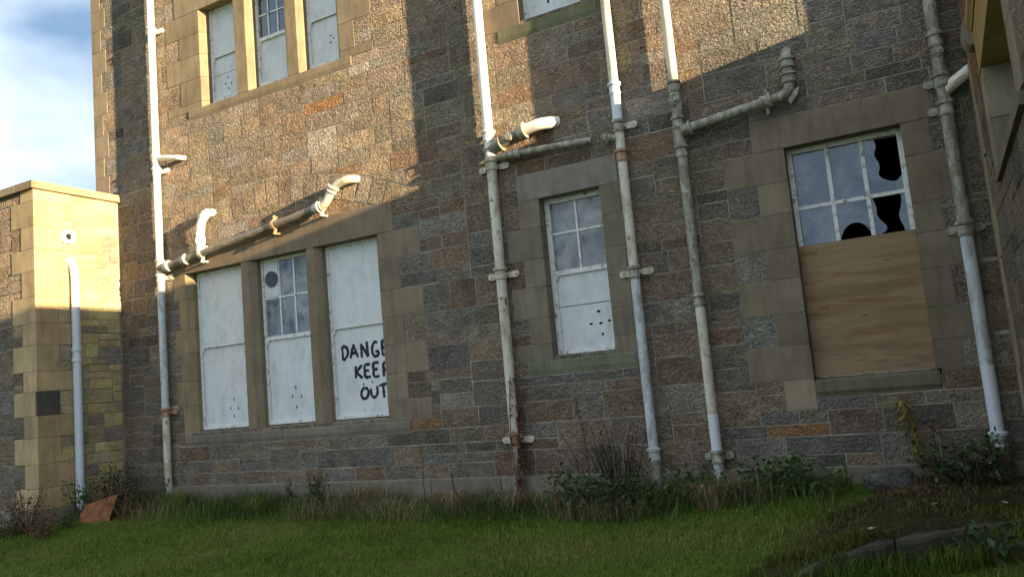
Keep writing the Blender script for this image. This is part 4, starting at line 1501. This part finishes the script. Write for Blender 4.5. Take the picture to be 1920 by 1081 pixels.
g3 = grass_mesh('moss_tufts', 9000, (-1.1, 0.40), (-2.7, -0.07), 0.012, 0.05, 0.007, [(0.05, 0.06, 0.012), (0.07, 0.085, 0.014), (0.10, 0.085, 0.03), (0.12, 0.09, 0.045)],
                lambda x, y: max(0.03, 0.25 + 1.3 * noise.noise(Vector((x * 2.1, y * 2.6, 6))) + 0.6 * sst(-0.5, -1.3, x)), 1.5, lambda x, y: y > edge_y(x) + 0.02, pz)
tag(g3, 'low moss and grass tufts on the paving in the corner', 'moss')
g4 = grass_mesh('kerb_grass', 2600, (-1.6, 0.6), (-2.95, -1.2), 0.05, 0.17, 0.006, LAWN + [(0.16, 0.14, 0.06)], lambda x, y: 0.25 + 0.9 * max(0, noise.noise(Vector((x * 2.6, y * 2, 1))) + 0.15), 1.2,
                lambda x, y: edge_y(x) - 0.42 < y < edge_y(x) - 0.04)
tag(g4, 'longer grass growing against the worn kerb', 'grass')

g5 = grass_mesh('dry_grass', 2600, (-6.2, -1.3), (-0.75, -0.07), 0.10, 0.30, 0.005, [(0.10, 0.10, 0.04), (0.20, 0.16, 0.085), (0.30, 0.235, 0.135), (0.36, 0.29, 0.18)],
                lambda x, y: max(0.0, 0.15 + 1.4 * noise.noise(Vector((x * 1.3 + 4, y * 1.5, 3)))), 2.2, off_path)
tag(g5, 'straw-coloured dead grass tangled along the foot of the wall', 'grass')

# ------------------------------------------------------------------ plants
def leaf_into(m_, p, d, up, L, W, col):
    d = d.normalized()
    s = d.cross(up)
    if s.length < 1e-3:
        s = Vector((1, 0, 0))
    s.normalize()
    nrm = s.cross(d)
    b = p + d * L * 0.5 - nrm * 0.06 * L
    m_.col = (*col, 1)
    m_.add([p, b + s * W * 0.5, p + d * L - nrm * 0.12 * L, b - s * W * 0.5], [(0, 1, 2), (0, 2, 3)])


def shrub(name, label, cat, base, h, spread, nst, nleaf, L, W, cols, stem=(0.10, 0.07, 0.04), seed=1, lean=(0, 0), low=0.15, group=None, flat=0.5, arch_=0.4, rs=0.006, clusters=None):
    rg = random.Random(seed)
    base = Vector((base[0], base[1], (gz(base[0], base[1]) - 0.02) if len(base) < 3 else base[2]))
    t = thing(name, label, cat, base, group)
    ms, ml = MB(), MB()
    ms.col = (*stem, 1)
    paths = []
    for k in range(nst):
        a = rg.uniform(0, 2 * math.pi)
        rr = spread * math.sqrt(rg.random())
        hh = h * rg.uniform(0.55, 1.0)
        p0 = base + Vector((math.cos(a) * rr * 0.35, math.sin(a) * rr * 0.35 * flat, 0))
        p3 = base + Vector((math.cos(a) * rr + lean[0], math.sin(a) * rr * flat + lean[1], hh))
        p3.y = min(p3.y, -0.07)
        pm = p0.lerp(p3, 0.5) + Vector((0, 0, hh * arch_ * rg.uniform(0, 0.6)))
        pts = [p0 * (1 - u) ** 2 + pm * 2 * u * (1 - u) + p3 * u * u + Vector((rg.uniform(-1, 1), rg.uniform(-1, 0.6), 0)) * 0.012 for u in [i / 7 for i in range(8)]]
        for q in pts:
            q.y = min(q.y, -0.03)
        ms.tube(pts, [rs * (1.1 - 0.09 * i) for i in range(8)], 5)
        paths.append(pts)
    for k in range(nleaf):
        pts = rg.choice(paths)
        u = rg.uniform(low, 1.0) * 6.99
        i = int(u)
        p = pts[i].lerp(pts[i + 1], u - i)
        off = Vector((rg.gauss(0, 1), rg.gauss(0, 1), rg.gauss(0, 0.7)))
        p = p + off * spread * 0.12
        p.y = min(p.y, -0.04)
        d = (off + Vector((0, 0, rg.uniform(-0.3, 0.7))))
        if d.length < 0.1:
            d = Vector((1, 0, 0))
        c = rg.choice(cols)
        v = rg.uniform(0.7, 1.35)
        leaf_into(ml, p, d, Vector((rg.gauss(0, 0.4), rg.gauss(0, 0.4), 1)), L * rg.uniform(0.6, 1.25), W * rg.uniform(0.6, 1.2), tuple(q * v for q in c))
    ms.build('stems', M['stem'], t)
    if nleaf:
        ml.build('foliage', M['leaf'], t, kind='stuff')
    return t


GR = [(0.045, 0.10, 0.025), (0.06, 0.13, 0.03), (0.035, 0.075, 0.02)]
DK = [(0.03, 0.055, 0.022), (0.045, 0.07, 0.03), (0.06, 0.075, 0.03)]
BRN = [(0.13, 0.075, 0.04), (0.10, 0.055, 0.03), (0.17, 0.11, 0.06)]
YEL = [(0.26, 0.20, 0.035), (0.20, 0.17, 0.03), (0.15, 0.13, 0.03)]
shrub('bramble', 'dark green bramble filling the corner beside the yellow extension', 'shrub', (-9.15, -0.42), 0.62, 0.42, 26, 950, 0.045, 0.03, DK, seed=2)
shrub('dry_weed', 'brown withered weed against the front of the extension', 'weed', (-9.50, -1.42), 0.55, 0.36, 24, 460, 0.04, 0.022, BRN + [(0.07, 0.06, 0.035)], stem=(0.12, 0.075, 0.05), seed=3)
shrub('dry_weed', 'low reddish brown weed before the rusty sheet', 'weed', (-8.95, -1.62), 0.30, 0.40, 22, 420, 0.035, 0.02, BRN + DK[:1], stem=(0.12, 0.07, 0.05), seed=4)
shrub('bramble', 'green leafy sprays round the foot of the plastic pipe', 'shrub', (-9.35, -0.85), 0.55, 0.28, 14, 330, 0.05, 0.03, GR + [(0.06, 0.10, 0.06)], seed=5)
shrub('dead_fern', 'brown dead stalks behind the rusty sheet', 'weed', (-8.95, -0.75), 0.45, 0.22, 18, 220, 0.04, 0.014, BRN + [(0.12, 0.11, 0.05)], seed=15)
shrub('nettle', 'upright green weed under the three-light window', 'weed', (-6.1, -0.32), 0.42, 0.14, 10, 330, 0.05, 0.022, GR, seed=6)
shrub('nettle', 'thin dark twiggy weed under the window sill', 'weed', (-6.62, -0.22), 0.36, 0.12, 8, 80, 0.04, 0.016, DK, stem=(0.05, 0.04, 0.03), seed=7)
shrub('bramble', 'large green bramble sprawling round the blue-white pipe', 'shrub', (-2.75, -0.40), 0.38, 0.62, 42, 1300, 0.05, 0.034, GR + DK, seed=8)
shrub('dead_shrub', 'dark twiggy dead shrub beside the blue-white pipe', 'shrub', (-2.72, -0.20), 0.74, 0.34, 26, 260, 0.03, 0.018, [(0.05, 0.028, 0.02), (0.07, 0.035, 0.03)], stem=(0.045, 0.025, 0.02), seed=9, low=0.5)
shrub('leafy_weed', 'low green weeds at the foot of the lichened pipe', 'weed', (-2.0, -0.30), 0.32, 0.35, 18, 480, 0.05, 0.035, GR, seed=10)
shrub('leafy_weed', 'bright green broad-leaved weed below the wide window', 'weed', (-1.25, -0.38), 0.26, 0.45, 26, 620, 0.06, 0.042, GR + [(0.07, 0.15, 0.04)], seed=11)
shrub('leafy_weed', 'dark green weed clump in front of the corner pipe', 'weed', (-0.02, -0.42, -1.0), 0.33, 0.32, 22, 520, 0.055, 0.036, GR[:1] + DK, seed=13)
shrub('leafy_weed', 'small green weed growing below the kerb', 'weed', (0.02, -2.1), 0.22, 0.16, 8, 110, 0.06, 0.04, [(0.05, 0.10, 0.05), (0.04, 0.08, 0.04)], seed=14)
shrub('climbing_weed', 'green leaves clinging round the foot of the corner pipe', 'weed', (0.22, -0.19, -1.0), 0.34, 0.09, 9, 90, 0.035, 0.02, DK + GR[:1], seed=17)
shrub('climbing_weed', 'green leaves clinging round the foot of the crusted pipe', 'weed', (-8.74, -0.2), 0.36, 0.10, 9, 100, 0.04, 0.022, [(0.07, 0.11, 0.05), (0.05, 0.08, 0.03)], seed=18)


def spike(label, base, h, lean, seed, cols, nl, L, W, stem, droop=True, w=0.05, low=0.45, name='dock_stalk', cat='weed'):
    """a single tall stalk with leaves or seeds packed round its upper part"""
    rg = random.Random(seed)
    base = Vector((base[0], base[1], gz(*base) - 0.02 if len(base) < 3 else base[2]))
    t = thing(name, label, cat, base)
    ms, ml = MB(), MB()
    ms.col = (*stem, 1)
    pts = [base + Vector((lean[0] * u * u, lean[1] * u * u, h * u)) + Vector((rg.uniform(-1, 1), rg.uniform(-1, 1), 0)) * 0.008 for u in [i / 9 for i in range(10)]]
    ms.tube(pts, [0.008 - 0.0006 * i for i in range(10)], 6)
    for k in range(nl):
        u = rg.uniform(low, 1.0) * 8.99
        i = int(u)
        p = pts[i].lerp(pts[i + 1], u - i)
        a = rg.uniform(0, 2 * math.pi)
        d = Vector((math.cos(a), math.sin(a), rg.uniform(-0.8, 0.1) if droop else rg.uniform(0.0, 0.8)))
        p = p + d * rg.uniform(0, w)
        p.y = min(p.y, -0.03)
        c = rg.choice(cols)
        v = rg.uniform(0.7, 1.3)
        leaf_into(ml, p, d, Vector((0, 0, 1)), L * rg.uniform(0.6, 1.2), W * rg.uniform(0.6, 1.2), tuple(q * v for q in c))
    ms.build('stem', M['stem'], t)
    ml.build('seed_head', M['leaf'], t, kind='stuff')
    return t


shrub('dry_weed', 'brown dead weed between the rusty sheet and the crusted pipe', 'weed', (-8.72, -0.75), 0.36, 0.30, 22, 300, 0.045, 0.014, BRN + [(0.10, 0.10, 0.04)], stem=(0.13, 0.09, 0.05), seed=61)
shrub('dry_weed', 'grey-green low weed at the free corner of the extension', 'weed', (-9.55, -1.62), 0.28, 0.40, 20, 420, 0.045, 0.02, DK + BRN[:1], seed=62)
shrub('leafy_weed', 'green weed creeping over the front edge of the rusty sheet', 'weed', (-9.05, -1.22), 0.20, 0.20, 12, 150, 0.045, 0.02, GR + DK, seed=63)
spike('tall rust-brown seeding dock stalk below the narrow window', (-2.98, -0.22), 1.02, (-0.10, 0.05), 31, [(0.14, 0.065, 0.045), (0.10, 0.05, 0.04), (0.18, 0.10, 0.07)], 260, 0.022, 0.014, (0.12, 0.06, 0.04), w=0.025)
spike('bare dark stalk leaning left of the dock stalk', (-2.98, -0.26), 0.72, (-0.28, 0.04), 32, [(0.05, 0.04, 0.03)], 22, 0.02, 0.01, (0.06, 0.045, 0.035), name='dry_stalk')
spike('bare dark stalk bending far out below the narrow window', (-2.95, -0.25), 0.62, (-0.42, 0.03), 33, [(0.05, 0.04, 0.03)], 20, 0.02, 0.01, (0.055, 0.05, 0.035), name='dry_stalk')
spike('thin dry stalk standing before the cream pipe with creeper', (-4.72, -0.35), 0.66, (0.02, 0.0), 34, [(0.14, 0.10, 0.06)], 26, 0.02, 0.01, (0.09, 0.07, 0.05), name='dry_stalk')
spike('yellow drooping plant by the wall below the wide window', (-0.30, -0.24, -1.0), 0.66, (-0.09, -0.02), 35, YEL, 420, 0.075, 0.016, (0.12, 0.09, 0.04), w=0.07, low=0.28, name='yellow_plant', cat='plant')
spike('withered brown stalk beside the yellow plant', (-0.20, -0.22, -1.0), 0.50, (0.0, -0.02), 36, BRN + [(0.16, 0.12, 0.05)], 200, 0.06, 0.013, (0.10, 0.06, 0.03), w=0.06, low=0.2, name='dry_stalk')


def tussock(label, base, h, n, spread, cols, seed):
    rg = random.Random(seed)
    b = Vector((base[0], base[1], gz(*base) - 0.01))
    m_ = MB()
    for k in range(n):
        a = rg.uniform(0, 2 * math.pi)
        rr = spread * math.sqrt(rg.random())
        p = b + Vector((math.cos(a) * rr * 0.5, math.sin(a) * rr * 0.3, 0))
        L = h * rg.uniform(0.5, 1.1)
        out = Vector((math.cos(a), math.sin(a) * 0.6, 0)) * rg.uniform(0.2, 1.1)
        q = p + Vector((0, 0, L * 0.65)) + out * L * 0.35
        e = p + Vector((0, 0, L * rg.uniform(0.35, 0.95))) + out * L
        e.y = min(e.y, -0.07)
        q.y = min(q.y, -0.06)
        s = Vector((-math.sin(a), math.cos(a), 0)) * 0.0035
        c = rg.choice(cols)
        v = rg.uniform(0.7, 1.3)
        m_.col = (*[x_ * v for x_ in c], 1)
        m_.add([p - s, p + s, q + s * 0.8, q - s * 0.8, e], [(0, 1, 2, 3), (3, 2, 4)])
    o = m_.build('grass_tussock', M['grass'], None)
    return tag(o, label, 'grass')


STRAW = [(0.30, 0.23, 0.13), (0.22, 0.17, 0.10), (0.16, 0.13, 0.07), (0.10, 0.10, 0.04)]
tussock('straw-coloured tussock left of the pipe with creeper', (-4.35, -0.42), 0.30, 420, 0.35, STRAW, 41)
tussock('pale dry tussock at the foot of the pipe with creeper', (-3.72, -0.40), 0.26, 380, 0.30, STRAW, 42)
tussock('dry grass tussock between the creeper and the large bramble', (-3.30, -0.45), 0.28, 330, 0.30, STRAW + LAWN[:1], 43)
tussock('straw tussock before the lichened pipe', (-1.78, -0.62), 0.30, 380, 0.32, STRAW + [(0.13, 0.12, 0.05)], 44)
tussock('dry brown tussock under the boarded warning', (-5.55, -0.35), 0.26, 300, 0.32, STRAW, 45)
tussock('green grass tussock by the crusted pipe', (-8.2, -0.38), 0.30, 360, 0.36, LAWN + [(0.05, 0.10, 0.05)], 46)
tussock('green and straw tussock below the middle light', (-6.9, -0.45), 0.26, 320, 0.34, LAWN + STRAW[1:2], 47)

# dry creeper on the second pipe
cr_ = thing('dry_creeper', 'withered brown creeper climbing the cream pipe', 'creeper', (X2 + 0.05, OFF - 0.05, -1.15))
rg = random.Random(51)
ms, ml = MB(), MB()
ms.col = (0.11, 0.065, 0.04, 1)
for k in range(5):
    ph = rg.uniform(0, 6)
    top_ = rg.uniform(-0.3, 0.15) if k else 0.2
    pts = []
    for i in range(16):
        z = -1.15 + (top_ + 1.15) * i / 15
        a = -0.9 + 0.8 * math.sin(ph + z * 2.2)
        pts.append(Vector((X2 + math.cos(a) * 0.068, OFF + math.sin(a) * 0.068 - 0.004, z)))
    ms.tube(pts, 0.005, 5)
    for i in range(52):
        u = rg.random() ** 0.9 * 14.99
        j = int(u)
        p = pts[j].lerp(pts[j + 1], u - j)
        c = rg.choice([(0.17, 0.075, 0.045), (0.13, 0.06, 0.035), (0.22, 0.12, 0.075), (0.10, 0.055, 0.035)])
        dn = max(0.3, 1.0 - abs(p.z + 0.35) * 0.9)
        d = Vector((rg.uniform(-0.2, 1.0), rg.uniform(-1, 0.4), rg.uniform(-1, 0.3)))
        leaf_into(ml, p + d * 0.02 * dn, d, Vector((rg.uniform(-.5, .5), rg.uniform(-.5, .5), 1)), 0.042 * rg.uniform(0.6, 1.2), 0.03 * rg.uniform(0.6, 1.2), c)
ms.build('stems', M['stem'], cr_)
ml.build('foliage', M['leaf'], cr_, kind='stuff')

# rusty sheet leaning in the corner
m_ = MB()
prs = Vector((-8.98, -1.02, gz(-8.98, -1.02)))
rs_ = []
for j in range(7):
    for i in range(9):
        u, v = i / 8, j / 6
        x = -9.16 + 0.36 * u + 0.02 * v
        y = -1.08 + 0.16 * u + 0.14 * v + 0.012 * math.sin(u * 9)
        z = -1.22 + 0.02 * u + 0.28 * v + 0.07 * u * v + 0.01 * noise.noise(Vector((u * 6, v * 6, 0)))
        rs_.append((x, y, z))
m_.col = (0.20, 0.085, 0.035, 0)
m_.add(rs_, [(j * 9 + i, j * 9 + i + 1, (j + 1) * 9 + i + 1, (j + 1) * 9 + i) for j in range(6) for i in range(8)])
sh = m_.build('metal_sheet', m_attr('rust', 0.85, 0.5, 14, 0.2, 0.6), None)
so_ = sh.modifiers.new('thickness', 'SOLIDIFY')
so_.thickness = 0.012
tag(sh, 'rusty orange sheet leaning in the weeds by the extension', 'sheet')

# boulder in the dark gap of the base course
bm = bmesh.new()
bmesh.ops.create_icosphere(bm, subdivisions=3, radius=1)
for v in bm.verts:
    n_ = 1 + 0.22 * noise.noise(v.co * 1.6) + 0.07 * noise.noise(v.co * 5)
    v.co = Vector((v.co.x * 0.20 * n_ - 0.52, v.co.y * 0.13 * n_ - 0.24, v.co.z * 0.10 * n_ - 0.97))
me = bpy.data.meshes.new('boulder')
bm.to_mesh(me)
bm.free()
at = me.color_attributes.new('Col', 'FLOAT_COLOR', 'POINT')
at.data.foreach_set('color', np.tile(np.array([0.15, 0.145, 0.13, 0.4], dtype=np.float32), len(me.vertices)))
me.materials.append(M['stone'])
bo = bpy.data.objects.new('boulder', me)
COL.objects.link(bo)
tag(bo, 'grey rounded boulder lying at the foot of the wall', 'stone')

# fallen stick and pale leaves
m_ = MB()
m_.col = (0.045, 0.03, 0.022, 1)
q0 = Vector((-4.28, -0.45, gz(-4.28, -0.45)))
m_.tube([q0 + Vector((0.25, -0.12, 0.0)), q0 + Vector((0.10, -0.05, 0.11)), q0 + Vector((-0.02, 0.0, 0.22)), q0 + Vector((-0.05, 0.02, 0.36))], [0.011, 0.010, 0.008, 0.005], 7)
tag(m_.build('fallen_branch', M['stem'], None), 'dark bent fallen branch in the dry grass', 'branch')
for (x, y, a, lab) in ((-0.55, -1.85, 0.2, 'pale fallen leaf on the moss near the kerb end'), (-0.22, -1.25, 0.9, 'pale fallen leaf on the moss in the middle of the paving'),
                       (0.16, -1.22, 2.2, 'pale fallen leaf on the moss close to the wing wall')):
    m_ = MB()
    z = pz(x, y) + 0.014
    d = Vector((math.cos(a), math.sin(a), 0.15))
    s = Vector((-math.sin(a), math.cos(a), 0.1))
    p = Vector((x, y, z))
    m_.col = (0.55, 0.50, 0.40, 1)
    m_.add([p - d * 0.03, p + s * 0.014 + Vector((0, 0, .006)), p + d * 0.032, p - s * 0.014 + Vector((0, 0, .004)), p + Vector((0, 0, -0.008))], [(0, 4, 1), (1, 4, 2), (2, 4, 3), (3, 4, 0)])
    tag(m_.build('fallen_leaf', M['leaf'], None), lab, 'leaf')
